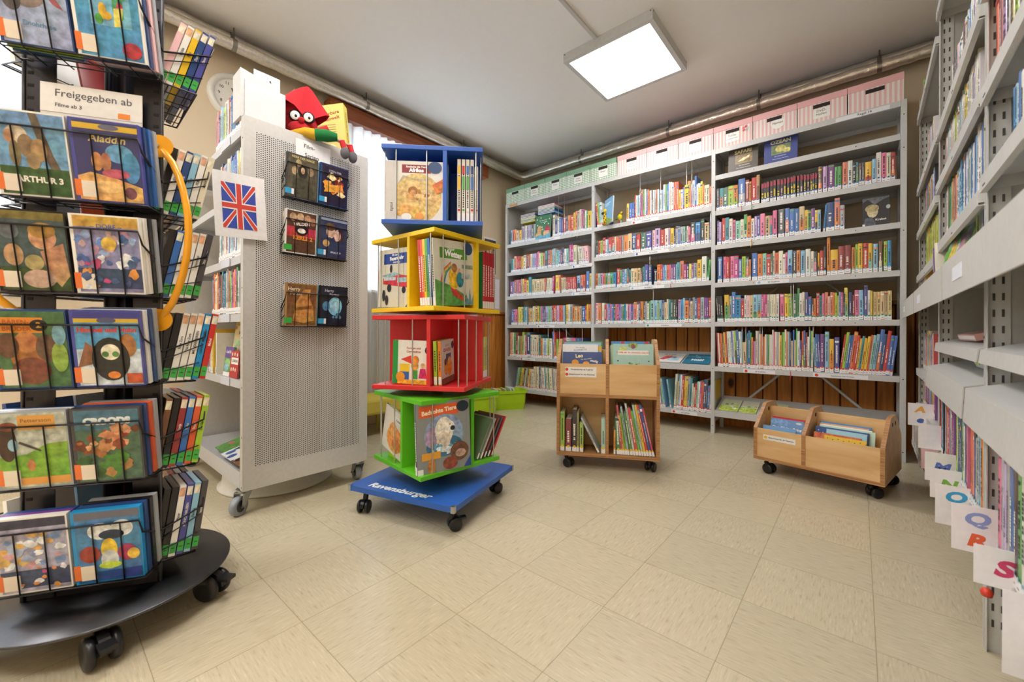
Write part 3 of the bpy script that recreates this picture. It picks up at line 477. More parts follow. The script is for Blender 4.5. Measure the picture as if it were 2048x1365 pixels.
# sloping display shelves
for (xa,xb,zf,zb) in ((XS[1],XS[2],.522,.615),(XS[2],XS[3],.178,.262)):
    b=MB(); x0,x1=xa+.0145-ox,xb-.0145-ox; an=math.degrees(math.atan2(zb-zf,YD-.02)); 
    b.prism([(0,zf-.045),(YD-.02,zb-.03),(YD-.02,zb),(0.006,zf-.004),(.006,zf+.004),(0,zf+.004)],x0,x1,GREY,'paint',Matrix(((0,0,1,0),(1,0,0,0),(0,1,0,0),(0,0,0,1)))); b.build('display_shelf',t)
for (x,z) in ((-.425,.465),): pass
for (p,q) in (((-.44,.48),(-.80,.12)),((-.22,.48),(.16,.12)),((-2.84,1.15),(-1.95,.45)),((-2.6,.85),(-1.95,.5)),((-.75,.86),(-.45,1.15)),((.1,.86),(-.2,1.16))):
    MB().tube([(p[0]-ox,YD-.016,p[1]),(q[0]-ox,YD-.016,q[1])],.011,GREY,'paint',4).build('brace',t)
for (x,z,h) in ((-2.30,1.742,.44),(-2.23,1.742,.44),(-1.45,1.757,.42),(-1.27,1.757,.42),(-1.06,1.757,.42),(-1.02,1.757,.42),(-1.36,1.183,.28),(-1.33,.857,.3),(-.88,1.477,.26),(-.36,.861,.28),(-.345,.861,.28),(-.66,.517,.32),(-.635,.517,.32),(-.545,.517,.32),(-.53,.517,.32),(-.255,.517,.32),(-.235,.517,.32),(-2.42,.507,.33),(-2.35,.507,.33),(-2.28,.507,.33),(-2.2,.507,.33),(-2.02,.507,.33)):
    MB().tube([(x-ox,.014,z+.001),(x-ox,.012,z+h-.02),(x-ox,.03,z+h-.008),(x-ox,.2,z+h-.008),(x-ox,.21,z+.001)],.0022,'c9c9c6','metal',6).build('wire_divider',t)
b=MB().box((-2.985-ox+.05,-.004,2.155),(-2.985-ox+.16,-.001,2.18),'c9965a','paint'); b.build('shelf_label',t)
# ---- storage boxes on top
def storage_box(kind,x,w,label,grp,txt=(),shape=None,z=2.189):
    t=thing('storage_box',T(x+w/2,3.40,z),label,'storage box',grp); h=w/2-.003
    b=MB(); pat=('e9efe4','6f9a78') if kind=='g' else ('ece6e0','e6bcbc'); D=.27; H=.132
    b.box((-h,0,0),(h,D,H),pat[0],'matte')
    if kind=='g':
        n=15
        for i in range(n): xx=-h+2*h*(i+.5)/n; b.box((xx-.0018,-.0005,0),(xx+.0018,0,H),pat[1],'matte')
        for i in range(8): zz=H*(i+.5)/8; b.box((-h,-.0007,zz-.0018),(h,-.0002,zz+.0018),pat[1],'matte'); b.box((-h-.0005,0,zz-.0018),(-h,D,zz+.0018),pat[1],'matte')
    else:
        n=11
        for i in range(n): xx=-h+2*h*(i+.5)/n; b.box((xx-.006,-.0006,0),(xx+.006,0,H),pat[1],'matte')
        for i in range(11): yy=D*(i+.5)/11; b.box((h,yy-.006,0),(h+.0006,yy+.006,H),pat[1],'matte')
    b.build('box_body',t)
    l=MB(); lc='7da386' if kind=='g' else 'e6b1b2'; l.box((-h-.002,-.003,.13),(h+.002,D+.003,.172),lc,'matte'); l.build('lid',t,bevel=.001)
    g=MB().box((-.045,-.0025,.098),(.045,-.0005,.122),'2a2422','matte'); g.build('handle_hole',t)
    if txt is not None and len(txt):
        p=MB()
        if shape=='round': p.disc(.042,.0006,'f0eeea','paint',24,T(.02,-.0012,.075)@RX(90)); xx=.02
        else: p.box((-.045,-.0022,.028),(.045,-.0012,.092),'f0eeea','paint'); xx=0
        for i,s in enumerate(txt): p.text(s,.022 if len(s)<8 else .015,'1f1f24',T(xx,-.0024,.075-.022*i)@RX(90),shear=.15)
        if shape=='flower': [p.disc(.009,.0006,c,'paint',10,T(.085+.014*math.cos(a),-.0016,.1+.014*math.sin(a))@RX(90)) for a,c in ((0,'c8c8d2'),(1.3,'d04848'),(2.6,'e07070'),(3.9,'d04848'),(5.2,'b8b8c4'))]
        p.build('paper_label',t)
    return t
xs=-2.998; W=.2655
G5=[('green gingham storage box at the window end of the top row',('',)),('green gingham box with a large white card, second from the window end',('Deko','Winter')),('green gingham box in the middle of the five green boxes',('Deko',)),('green gingham box with a white card, second from the pink ones',('Deko','Herbst')),('green gingham box touching the pink striped boxes',('Deko',''))]
for i,(l,tx) in enumerate(G5): storage_box('g',xs+i*W,W,l,'green gingham storage boxes on the shelving',[s for s in tx if s])
P7=[('pink striped box labelled by hand, touching the green gingham boxes',('Lern-','materialien'),None),('pink striped box with a small blank-looking card, second from the green ones',('Einladungen',),None),('pink striped box above the thin picture books, left of the flower label',('Bastelbögen',),None),('pink striped box marked Folder with a red flower sticker',('Folder','Lesekarten'),'flower'),('pink striped box with a round white label under its handle hole',('Namen',),'round'),('pink striped box with handwritten DVD-Hüllen card',('DVD-','Hüllen'),None),('pink striped box without a card at the end of the row',(),None)]
for i,(l,tx,sh) in enumerate(P7): storage_box('p',-1.66+i*.2665,.2665,l,'pink striped storage boxes on the shelving',tx,sh)
# ---- face-out books and small toys on the wall shelving
def face_book(name,M,w,h,d,spec,label,cat='book',col='w',spine=None,grp=None):
    """front cover on y=0 facing -y"""
    b=MB(); sp=spine or col
    b.box((.003,.002,.002),(w-.002,d-.002,h-.002),'ded6c2','matte'); b.box((0,0,0),(w,.002,h),col,'gloss'); b.box((0,d-.002,0),(w,d,h),col,'gloss'); b.box((-.0005,.0005,0),(.003,d-.0005,h),sp,'gloss')
    art(b,w,h,spec,RX(90)); o=b.build(name); o.matrix_world=M; return tag(o,label,cat,grp)
Z3=1.9875
face_book('book',T(-.762,3.425,Z3)@RX(-6),.195,.19,.03,[('r',0,0,1,1,'5d5650','paint'),('r',.24,.32,.82,.69,'8f7a55'),('p',[(.3,.42),(.5,.54),(.75,.62),(.7,.52),(.5,.42)],'e9d9a8'),('t','SAFARI',.5,.80,.19,'efe0a0',0,.04),('t','Ein interaktiver',.55,.25,.06,'d8d4c8'),('t','Fotografischer Rundgang',.52,.15,.05,'d8d4c8')],'dark grey SAFARI picture book standing face out on the uppermost grey shelf','book','6a625c','8a7350')
face_book('book',T(-.528,3.425,Z3)@RX(-6),.2,.19,.03,[('r',0,0,1,1,'4a5593','paint'),('r',.22,.34,.8,.71,'7d8c6a'),('e',.5,.55,.16,.14,'c7c27a'),('e',.68,.45,.12,.08,'dfd48a'),('t','OZEAN',.5,.82,.19,'efe8b0',0,.04),('t','Ein interaktiver',.5,.27,.06,'c8cce8'),('t','Fotografischer Rundgang',.5,.17,.05,'c8cce8')],'blue OZEAN picture book standing face out beside the SAFARI book','book','4a5593','3a4270')
face_book('book',T(.015,3.43,1.453)@RX(-8),.128,.19,.02,[('r',0,0,1,1,'3c3a3c','paint'),('p',[(0,.85),(.2,.95),(.45,.75),(.8,.9),(1,.95),(1,1),(0,1)],'7d8088'),('e',.38,.5,.2,.2,'d8cba8'),('e',.36,.62,.26,.14,'b5a578'),('p',[(.05,.05),(.1,.3),(.35,.33),(.5,.1),(.5,.02)],'5a6068'),('t','Krabat',.68,.22,.1,'f0ece0'),('e',.95,.62,.08,.07,'b9c4c4','paint'),('r',.0,.0,.1,.1,'efeef0','paint')],'black paperback with a pale face on it, standing face out at the shelf end','book','3c3a3c')
face_book('book',T(-2.597,3.405,1.744)@RX(-5),.195,.25,.012,[('r',0,0,1,1,'35734f','paint'),('e',.28,.38,.14,.2,'c9925a'),('e',.24,.15,.2,.16,'c9925a'),('e',.75,.22,.2,.2,'d4a077'),('p',[(.6,.35),(.75,.55),(.95,.45),(.98,.3)],'b0202c'),('p',[(0,0),(1,0),(1,.22),(.6,.12),(.3,.18),(0,.1)],'5aa3b8')]+[('e',x,y,.035,.03,'efe3b0','paint') for x,y in ((.1,.85),(.35,.9),(.9,.8),(.6,.65),(.15,.6),(.45,.5),(.85,.6),(.5,.4))]+[('t','Das kleine Lied',.5,.78,.06,'dff0e4'),('t','von der Nacht',.55,.7,.06,'dff0e4')],'green picture book with a red-capped figure, face out on the top corner shelf','book','35734f')
for i,(x,w,n,y0) in enumerate(((-2.82,.2,7,1.975),(-2.585,.215,7,2.04))):
    rn=random.Random(i+5); z=2.0-.04*(1-i)+.01*i
    cols=[['Y','l','g','Y','s','B','s'],['c','b','B','t','s','w','n']][i]
    for k in range(n):
        b=MB(); zz=z+k*.0135; b.box((rn.uniform(0,.008),rn.uniform(0,.01),0),(w-rn.uniform(0,.008),.16,.012),jit(cols[k]),'gloss'); b.box((.002,-.001,.003),(w-.004,.003,.009),'e6e2dc','paint'); o=b.build('film_case'); o.location=(x,3.44,zz+.0 if i else zz)
        tag(o,('%s flat film case in the %s stack over the corner bay, %s from bottom'%(CN[cols[k]],('low','high')[i],ordn(k+1))),'film case','flat stacks of film cases under the corner shelf top')
# row of books behind carrying the stacks
for k in range(22):
    pool(T(-2.83+k*.0215,3.47,1.744),.018,.195 if k<9 else .25,.13,random.Random(k).choice('sKPcrb'),'n','%s in the hidden back row of the corner grey bay'%ordn(k+1),'back row',.02)
for k in range(24): pool(T(-1.885+k*.0245,3.405,.1525),.02,.23,.2,random.Random(k).choice('wWrbgcyn'),'r','%s in the row hidden by the tall birch cart'%ordn(k+1),'hidden row',.01)
# leaning blue toy book, bird toys
face_book('picture_book',T(-1.80,3.41,1.758)@RZ(-38)@RX(-3),.17,.235,.012,[('r',0,0,1,1,'7fb4dc','paint'),('r',.1,.8,.75,.84,'dfeaf4','paint'),('r',.1,.74,.6,.77,'dfeaf4','paint'),('p',[(0,0),(1,0),(1,.1),(.3,.3),(0,.35)],'8fae5a')],'pale blue picture book angled open beside the yellow toys on the middle bay','picture book','7fb4dc','w')
def toy(name,M,parts,label,cat,grp=None):
    t=thing(name,M,label,cat,grp)
    for nm,fn in parts: b=MB(); fn(b); b.build(nm,t)
    return t
toy('giraffe_toy',T(-1.775,3.40,1.758),[('body',lambda b:(b.ell((0,0,.06),(.022,.02,.06),'e8c42a','plush'),[b.ell((.012*math.sin(i*2),-.019,.03+.018*i),(.006,.004,.006),'5a3a10','plush') for i in range(5)])),('head',lambda b:(b.ell((0,-.004,.135),(.02,.018,.02),'efd02c','plush'),b.ell((-.03,0,.12),(.014,.006,.012),'3a3a30','plush'),b.ell((.03,0,.12),(.014,.006,.012),'3a3a30','plush'))),('leg',lambda b:b.tube([(-.012,-.005,.02),(-.014,-.03,.008)],.009,'c9783a','plush',8)),('leg',lambda b:b.tube([(.012,-.005,.02),(.02,-.03,.008)],.009,'c9783a','plush',8))],'yellow spotted giraffe-like plush toy leaning on the pale blue picture book','toy')
toy('round_toy',T(-1.72,3.40,1.758),[('head',lambda b:(b.ell((0,0,.048),(.024,.02,.022),'f2d42c','plush'),b.ell((-.008,-.019,.052),(.003,.002,.004),'k'),b.ell((.008,-.019,.052),(.003,.002,.004),'k'),b.ell((0,-.02,.045),(.004,.003,.003),'d07030','plush'))),('body',lambda b:b.ell((0,0,.015),(.024,.02,.016),'4a3f98','plush'))],'tiny yellow-headed toy with a violet body beside the giraffe','toy')
toy('parrot_toy',T(-1.638,3.41,1.758),[('body',lambda b:(b.ell((0,0,.055),(.022,.02,.03),'e2d326','plush'),b.ell((-.012,.0,.05),(.012,.018,.02),'8aa82c','plush'))),('head',lambda b:(b.ell((.014,-.002,.09),(.014,.013,.014),'d8b62c','plush'),b.ell((.026,-.004,.088),(.007,.005,.008),'7a3a2a','plush'))),('tail',lambda b:b.tube([(-.02,0,.045),(-.05,0,.038)],.005,'3f7a6a','plush',6,rs=[.007,.002])),('leg',lambda b:b.tube([(-.006,0,.03),(-.008,-.004,0)],.006,'c23a4a','plush',6)),('leg',lambda b:b.tube([(.01,0,.03),(.012,-.004,0)],.006,'8fb0b8','plush',6))],'small yellow and green toy parrot standing alone in the shelf gap','toy')
# flat picture books on the sloping shelves
def slope_book(x,w,zf,zb,spec,col,label,y0=.01,L=.2):
    an=math.atan2(zb-zf,YD-.02); M=T(x,3.392+y0,zf+y0*math.tan(an)+.002)@Matrix.Rotation(an,4,'X'); b=MB().box((0,0,0),(w,L,.006),col,'gloss'); art(b,w,L,spec,T(0,0,.006)); o=b.build('picture_book'); o.matrix_world=M; return tag(o,label,'picture book','picture books lying on the sloping display shelves')
slope_book(-1.60,.22,.522,.615,[('r',0,0,1,1,'9ab23a'),('blobs',8,.1,.1,.9,.9,['c8d85a','6a8a2a','e2a82c'],.15,2)],'9ab23a','green picture book lying on the sloping shelf, mostly hidden by the tall cart')
slope_book(-1.36,.25,.522,.615,[('r',0,0,1,1,'e6e2dc','paint'),('p',[(.25,.3),(.4,.7),(.6,.75),(.62,.5),(.4,.25)],'d9605a'),('e',.72,.3,.2,.15,'a9cbe0'),('e',.7,.55,.08,.07,'5a6a8a'),('t','Pit & Pelle',.5,.85,.12,'55606a')],'e6e2dc','white picture book with red and blue blots lying on the sloping shelf')
slope_book(-1.09,.2,.522,.615,[('r',0,0,1,1,'2f7898','paint'),('p',[(0,.6),(.4,.7),(1,.55),(1,.8),(0,.85)],'4f98b4'),('t','So',.35,.85,.12,'e8f0f2'),('t','viel',.45,.66,.13,'e8f0f2'),('t','Müll?',.5,.35,.24,'ffffff',0,.04)],'2f7898','blue picture book titled So viel Müll lying on the sloping shelf')
for x,w,c,l in ((-.82,.13,'dfe8c8','pale meadow picture book lying nearest the upright on the low sloping shelf'),(-.68,.11,'e8ecd8','small pale green booklet in the middle of the low sloping shelf'),(-.55,.16,'d8e8b8','green leafy picture book on the low sloping shelf behind the low cart')):
    slope_book(x,w,.178,.262,[('r',0,0,1,.4,'b8cf5a'),('blobs',9,.1,.2,.9,.7,['e2903a','7aa84a','c8d86a','f0f0e0'],.1,int(w*100))],c,l)
tag(MB().lathe([(.03,0),(.045,.01),(.03,.05),(.045,.085),(.04,.12),(0,.14)],'3a2c26','matte',16).build('dark_figure'),'dark carved figure half hidden behind the leaning books','figure').location=(-.74,3.56,.518+.2)
bpy.data.objects['dark_figure'].location.z=.518
# ribbon bookmarks hanging over the shelf lips
for n,(x,z,c,L) in enumerate(((-.665,1.713,'d8707a',.035),(-.60,1.713,'9fc4a4',.03),(-.60,1.452,'e2a83c',.05),(-.36,.505,'d8404a',.06),(-2.07,1.742,'ece4c8',.055),(-1.18,1.17,'c83a6a',.03))):
    o=MB().tube([(0,.004,.006),(0,-.004,.002),(.003,-.005,-L*.5),(-.002,-.005,-L)],.0022,c,'matte',5).build('bookmark_ribbon'); o.location=(x,3.391,z)
    tag(o,'thin %s ribbon bookmark hanging over the shelf lip of the %s'%(['pink','pale green','orange','red','cream','crimson'][n],['right bay third shelf','right bay third shelf','right bay fourth shelf','right bay sixth shelf','corner bay','middle bay'][n]),'bookmark')
# ================================================================== casters
def caster(parent,M,R=.03,W=.022,col='242426',twin=True,fork='9aa0a4',tread=None,h=None,brake=False):
    """pivot at the top of M, wheel below; local -y trails"""
    h=h or R*2.3; off=-R*.75
    b=MB()
    if twin:
        b.tube([(0,0,0),(0,0,-h*.35)],R*.22,'4a4a4e','metal',8)
        b.tube([(-W*.7,off,-h+R),(W*.7,off,-h+R)],R*.5,col,'plastic',12)
        pr=[(off+R*1.08*math.cos(a),-h+R+R*1.08*math.sin(a)) for a in [PI*.02*i for i in range(0,51,5)]]
        b.prism([(y,z) for y,z in pr]+[(off-R*.6,-h+R),(off,-h+R*1.2)],-W*.35,W*.35,col,'plastic',Matrix(((0,0,1,0),(1,0,0,0),(0,1,0,0),(0,0,0,1))))
        b.tube([(0,0,-h*.2),(0,off*.6,-h+R*1.3)],R*.42,col,'plastic',10)
        if brake: b.box((-W*.5,off-R*1.7,-h+R*1.5),(W*.5,off-R*.7,-h+R*1.75),col,'plastic')
        o=b.build('caster',parent,M)
        for s in (-1,1):
            MB().lathe([(R*.3,-W*.28),(R*.9,-W*.3),(R,-W*.12),(R,W*.12),(R*.9,W*.3),(R*.3,W*.28)],col,'plastic',24,T(s*W*.75,off,-h+R)@RY(90)).build('wheel',o)
    else:
        b.disc(R*.75,R*.12,'b8bcbc','metal',18,T(0,0,-R*.14)); b.disc(R*.6,R*.2,'b0b4b4','metal',18,T(0,0,-R*.35))
        for s in (-1,1): b.prism([(R*.45,-R*.3),(R*.45,-R*.45),(off+R*.22,-h+R*.85),(off-R*.22,-h+R*.85),(-R*.75,-R*.45),(-R*.75,-R*.3)],s*W*.72-.001,s*W*.72+.001,'b4b8b6','metal',Matrix(((0,0,1,0),(1,0,0,0),(0,1,0,0),(0,0,0,1))))
        b.box((-W*.74,-R*.75,-R*.36),(W*.74,R*.45,-R*.3),'b4b8b6','metal'); b.tube([(-W,off,-h+R),(W,off,-h+R)],R*.13,'8a8e90','metal',8)
        o=b.build('caster',parent,M); X=T(0,off,-h+R)@RY(90)
        MB().lathe([(R*.62,-W*.42),(R*.92,-W*.5),(R,-W*.3),(R,W*.3),(R*.92,W*.5),(R*.62,W*.42)],'8b9199','plastic',28,X).build('wheel',o)
        MB().lathe([(R*.15,-W*.45),(R*.63,-W*.42),(R*.63,W*.42),(R*.15,W*.45)],'26262a','plastic',24,X).build('wheel_hub',o)
    return o
# ================================================================== PERFORATED SHELF CART
CX0,CX1,CY0,CY1=-2.97,-1.955,.56,1.125; CZ0,CZ1=.105,1.685
cart=thing('shelf_cart',T(-2.46,.84,0),'tall white metal library cart on casters with a perforated end panel','shelf cart')
def rel(x,y): return (x+2.46,y-.84)
def perf_sheet(y0,y1,z0,z1,m0,mt,mb,pc=.0081,pr=.0094,r=.0027,th=.0012,col='cdcac6'):
    """sheet in the yz plane (x=0) with real holes, given margins"""
    b=MB(); ya,yb=y0+m0,y1-m0; za,zb=z0+mb,z1-mt; nc=int((yb-ya)/pc); nr=int((zb-za)/pr); pc=(yb-ya)/nc; pr=(zb-za)/(nr)
    vs=[];fs=[]
    cs=[(math.cos(PI/4*k),math.sin(PI/4*k)) for k in range(8)]; bd=[(1,0),(1,1),(0,1),(-1,1),(-1,0),(-1,-1),(0,-1),(1,-1)]
    for i in range(nc):
        off=pr/2 if i%2 else 0
        for j in range(nr-(1 if i%2 else 0)):
            cy=ya+pc*(i+.5); cz=za+pr*(j+.5)+off; o=len(vs)
            for k in range(8): vs.append((0,cy+cs[k][0]*r,cz+cs[k][1]*r))
            for k in range(8): vs.append((0,cy+bd[k][0]*pc/2,cz+bd[k][1]*pr/2))
            for k in range(8): fs.append((o+k,o+8+k,o+8+(k+1)%8,o+(k+1)%8))
        if i%2:
            for (q0,q1) in ((za,za+pr/2),(zb-pr/2,zb)): o=len(vs); vs+= [(0,ya+pc*i,q0),(0,ya+pc*(i+1),q0),(0,ya+pc*(i+1),q1),(0,ya+pc*i,q1)]; fs.append((o,o+1,o+2,o+3))
    b.add(vs,fs,col)
    for (a,c,d,e) in ((y0,y1,z0,za),(y0,y1,zb,z1),(y0,ya,za,zb),(yb,y1,za,zb)): b.add([(0,a,d),(0,c,d),(0,c,e),(0,a,e)],[(0,1,2,3)],col)
    return b
yy0,yy1=CY0-.84,CY1-.84; x1=CX1+2.46; x0=CX0+2.46
b=perf_sheet(yy0,yy1,CZ0,CZ1,.045,.055,.095)
pan=b.build('end_panel',cart,T(x1,0,0))
e=MB()
for (a,c) in (((x1-.032,yy0,CZ0),(x1-.0005,yy0+.0015,CZ1)),((x1-.032,yy1-.0015,CZ0),(x1-.0005,yy1,CZ1)),((x1-.032,yy0,CZ1-.0015),(x1-.0005,yy1,CZ1)),((x1-.032,yy0,CZ0),(x1-.0005,yy1,CZ0+.0015))): e.box(a,c,'c6c1ba')
for i in range(8): e.disc(.003,.0006,'444446','matte',8,T(x1-.012,yy0-.0002,.12+.21*i)@RX(90))
e.box((x1-.012,yy0+.02,CZ0+.03),(x1-.0105,yy1-.02,CZ1-.03),'5f5c5a','matte')  # dark backing sheet added so the holes look shaded
e.build('panel_edge_shade_backing',pan,T(-x1,0,0))
o2=pan.copy(); SC.collection.objects.link(o2); o2.matrix_local=T(x0,0,0)
o3=pan.copy(); o3.name='divider_panel'; SC.collection.objects.link(o3); o3.data=perf_sheet(-.5,.5,CZ0+.05,CZ1-.06,.02,.02,.02,.012,.0139,.0034,col='8d8b88').build('tmp').data
bpy.data.objects.remove(bpy.data.objects['tmp']); o3.matrix_local=T((x0+x1)/2,0,0)@RZ(90); o3.data.name='divider_panel'
CL=[1.64,1.375,1.10,.852,.568]
for z in CL:
    for s in (0,1):
        b=MB(); ya,yb=(yy0,-.012) if s==0 else (.012,yy1); channel(b,x0+.034,x1-.034,ya,yb,z,.034,'c2c2c4'); sh=b.build('shelf',cart)
        if s==0: MB().box((x1-.30,yy0-.004,z-.034),(x1-.17,yy0-.001,z+.002),'cdd3e2','gloss').build('label_holder',sh)
b=MB(); channel(b,x0+.034,x1-.034,yy0,yy1,.155,.045,'c2c2c4'); b.box((x0+.034,yy0,.155),(x1-.034,yy0+.003,.18),'c2c2c4'); b.build('base_shelf',cart)
for (x,y,a) in ((x1-.05,yy0+.02,35),(x1-.03,yy1-.03,-100),(x0+.05,yy0+.05,10),(x0+.05,yy1-.05,60)): caster(cart,T(x,y,.105)@RZ(a),.04,.03,twin=False,h=.105)
tag(MB().lathe([(.235,0),(.262,.002),(.262,.012),(.245,.016),(.238,.075),(.235,.08),(.2,.08)],'d9d5cb','paint',48).build('round_pedestal'),'round white pedestal standing on the floor under the shelf cart','pedestal').location=(-2.33,.83,0)
# books in the cart (spines face the stand)
def cart_row(z,seq,grp,place,w=.019,h=.2,dx=0,vis=.6,dot='n'):
    x=CX1-.036-dx; n=0; rn=random.Random(int(z*100))
    for tok in seq.split():
        hh=h*rn.uniform(.9,1.05); ww=w*rn.uniform(.75,1.25); n+=1; x-=ww
        if x<CX0+.05: break
        pool(T(x,CY0+.006,z+.001),ww-.0006,hh,.14,tok,dot,'%s from the perforated panel, %s'%(ordn(n),place),grp,vis)
cart_row(1.64,'P o h K b K B b t B b e R w K W l s c c W b r s n',"books on the shelf cart's uppermost shelf","uppermost shelf of the white cart",.0165,.19,vis=1)
cart_row(1.375,'w W y w b b b c b s w W b c h s B w W','books on the second shelf of the white cart','second shelf of the white cart',.018,.18,vis=.4)
cart_row(1.10,'c w w W b w s c w b w h w W s c w','books on the third shelf of the white cart','third shelf of the white cart',.02,.18,vis=.4)
cart_row(.852,'K s w g m o n p l g O s W t b B t R k k r o w W o r b','books on the fourth shelf of the white cart','fourth shelf of the white cart',.0165,.2,vis=.9)
pool(T(CX1-.42,CY0+.006,.569),.012,.2,.15,'w','n','thin one beside the vocabulary picture book, fifth shelf of white cart','books on the fifth shelf of the white cart',1)
for i,(c,dx) in enumerate((('y',.44),('Y',.455),('w',.47),('W',.487),('r',.5),('b',.52),('w',.54),('O',.56))): pool(T(CX1-.036-dx,CY0+.006,.569),.013,.22,.15,c,'n','%s beyond the vocabulary picture book, fifth shelf of white cart'%ordn(i+1),'books on the fifth shelf of the white cart',.8)
face_book('picture_book',T(CX1-.39,CY0+.05,.5695)@RX(-8),.235,.255,.012,[('r',0,0,1,1,'e2cf9a','paint'),('r',0,.93,1,1,'c9a840','paint'),('r',.02,.86,.12,.92,'c23030'),('t','Das große',.55,.88,.075,'7a2a20',0,.03),('t','Bildwörterbuch',.56,.79,.085,'7a2a20',0,.03),('t','Deutsch – Englisch',.6,.72,.045,'4a4a5a'),('r',.1,.62,.95,.65,'c23a2a'),('blobs',22,.1,.1,.95,.6,['c9503a','e2b03a','8fb05a','5a8ab8','f2ead0'],.07,8)],'cream vocabulary picture book titled Bildwörterbuch at the back of the fifth cart shelf','picture book','e2cf9a')
face_book('picture_book',T(CX1-.31,CY0+.035,.5695)@RX(-7),.15,.17,.008,[('r',0,0,1,1,'b9c8a0','paint'),('e',.5,.5,.48,.48,'8fb078'),('e',.52,.48,.36,.36,'c9a894'),('e',.5,.4,.22,.2,'e2c8b0')],'round-cornered pale green picture book behind the purple one on the cart','picture book','b9c8a0')
face_book('picture_book',T(CX1-.325,CY0+.012,.5695)@RX(-6),.125,.135,.008,[('r',0,0,1,1,'4f9a4a'),('r',0,.62,1,1,'5a3f96','paint'),('e',.4,.45,.3,.15,'8fc07a'),('e',.3,.3,.25,.14,'7fb8d0'),('t','Good Night',.5,.83,.15,'f0f0f6',0,.02),('r',0,0,.95,.14,'efeef0','paint')],'purple and green picture book with Good Night lettering on the fifth cart shelf','picture book','4f9a4a')
face_book('picture_book',T(CX1-.225,CY0+.01,.5695)@RX(-5),.115,.12,.007,[('r',0,0,1,1,'b8262e','paint'),('r',.12,.5,.95,.75,'f0ece4','paint'),('t','LONDON',.55,.62,.14,'2a2a30',0,.03)]+[('e',x,y,.07,.07,'e6dccb','paint') for x,y in ((.2,.3),(.45,.32),(.7,.3),(.2,.87),(.5,.88),(.8,.86))],'red LONDON board book beside the purple one on the fifth cart shelf','picture book','b8262e')
def flat_mag(x,y,z,w,h,rot,tilt,spec,col,label):
    M=T(x,y,z)@RZ(rot)@RX(tilt); b=MB().box((0,0,0),(w,h,.004),col,'gloss'); art(b,w,h,spec,T(0,0,.004)); o=b.build('magazine'); o.matrix_world=M; return tag(o,label,'magazine','magazines lying on the bottom cart shelf')
for i,(x,y,z,w,h,spec,col,l) in enumerate([
 (-2.36,.585,.175,.2,.22,[('r',0,0,1,1,'eef0f2','paint'),('p',[(.1,.2),(.5,.6),(1,.7),(1,1),(.2,1),(0,.5)],'24405a'),('e',.2,.15,.1,.1,'3a68b0'),('e',.5,.1,.1,.1,'3a68b0')],'eef0f2','white magazine with a navy shape in the middle of the bottom cart shelf'),
 (-2.2,.585,.175,.2,.22,[('r',0,0,1,1,'8a5a34'),('blobs',14,.05,.05,.95,.95,['c9a45a','3a2618','e2cf9a','6a3a20'],.13,4)],'8a5a34','brown leafy magazine at the panel end of the bottom cart shelf'),
 (-2.52,.60,.175,.17,.22,[('r',0,0,1,1,'5a9a48'),('p',[(0,.6),(1,.5),(1,1),(0,1)],'b8a888'),('e',.25,.3,.12,.06,'d86a7a')],'5a9a48','green magazine with a beige corner on the bottom cart shelf'),
 (-2.30,.70,.25,.3,.12,[('r',0,0,1,1,'28426e'),('p',[(.1,.2),(.9,.5),(.9,.7),(.1,.4)],'8a9aa0')],'28426e','navy magazine propped at the back of the bottom cart shelf')]): flat_mag(x,y,z,w,h,0,16 if i<3 else 35,spec,col,l)
# flag sheet
face_sheet=lambda name,M,w,h,spec,label,cat,col='efeceb',grp=None:(lambda b:(b.box((0,0,-.0012),(w,h,0),col,'paint'),art(b,w,h,spec,I4),tag(b.build(name),label,cat,grp)))(MB())[2]
def setm(o,M): o.matrix_world=M; return o
S=.0
fl=[('r',.15,.14,.8,.84,'3a4fae','paint')]
def bar(p,q,wd,c):
    d=Vector((q[0]-p[0],q[1]-p[1])).normalized(); n_=Vector((-d.y,d.x))*wd/2; return ('p',[(p[0]+n_.x,p[1]+n_.y),(p[0]-n_.x,p[1]-n_.y),(q[0]-n_.x,q[1]-n_.y),(q[0]+n_.x,q[1]+n_.y)],c,'paint')
a,b_,c_,d_=(.2,.2),(.83,.87),(.2,.87),(.83,.2); u,v_=.055,.05
def clipd(p,q,wd,c):   # diagonal arm kept inside the field
    (x0,y0),(x1,y1)=p,q; sx=1 if x1>x0 else -1; sy=1 if y1>y0 else -1; return ('p',[(x0,y0),(x0+sx*wd,y0),(x1,y1-sy*wd*.0),(x1-sx*0,y1),(x0,y0+sy*wd)][:5],c,'paint')
mx,my=.475,.49
for (cx,cy) in ((.15,.14),(.8,.84),(.15,.84),(.8,.14)):
    sx=1 if cx<mx else -1; sy=1 if cy<my else -1
    fl.append(('p',[(cx,cy),(cx+sx*.07,cy),(mx,my-sy*.045),(mx,my),(mx-sx*.045,my),(cx,cy+sy*.07)],'f2efee','paint'))
for (cx,cy) in ((.15,.14),(.8,.84),(.15,.84),(.8,.14)):
    sx=1 if cx<mx else -1; sy=1 if cy<my else -1
    fl.append(('p',[(cx,cy),(cx+sx*.045,cy),(mx,my-sy*.03),(mx,my),(mx-sx*.03,my),(cx,cy+sy*.045)],'d9473c','paint'))
fl+=[('r',mx-.065,.14,mx+.065,.84,'f2efee','paint'),('r',.15,my-.055,.8,my+.055,'f2efee','paint'),('r',mx-.045,.14,mx+.045,.84,'d9473c','paint'),('r',.15,my-.036,.8,my+.036,'d9473c','paint')]
setm(face_sheet('flag_sign',I4,.186,.262,fl,'white sheet with a red white and blue cross flag clipped to the cart','sign'),T(-1.942,.461,1.158)@RX(3)@ML)
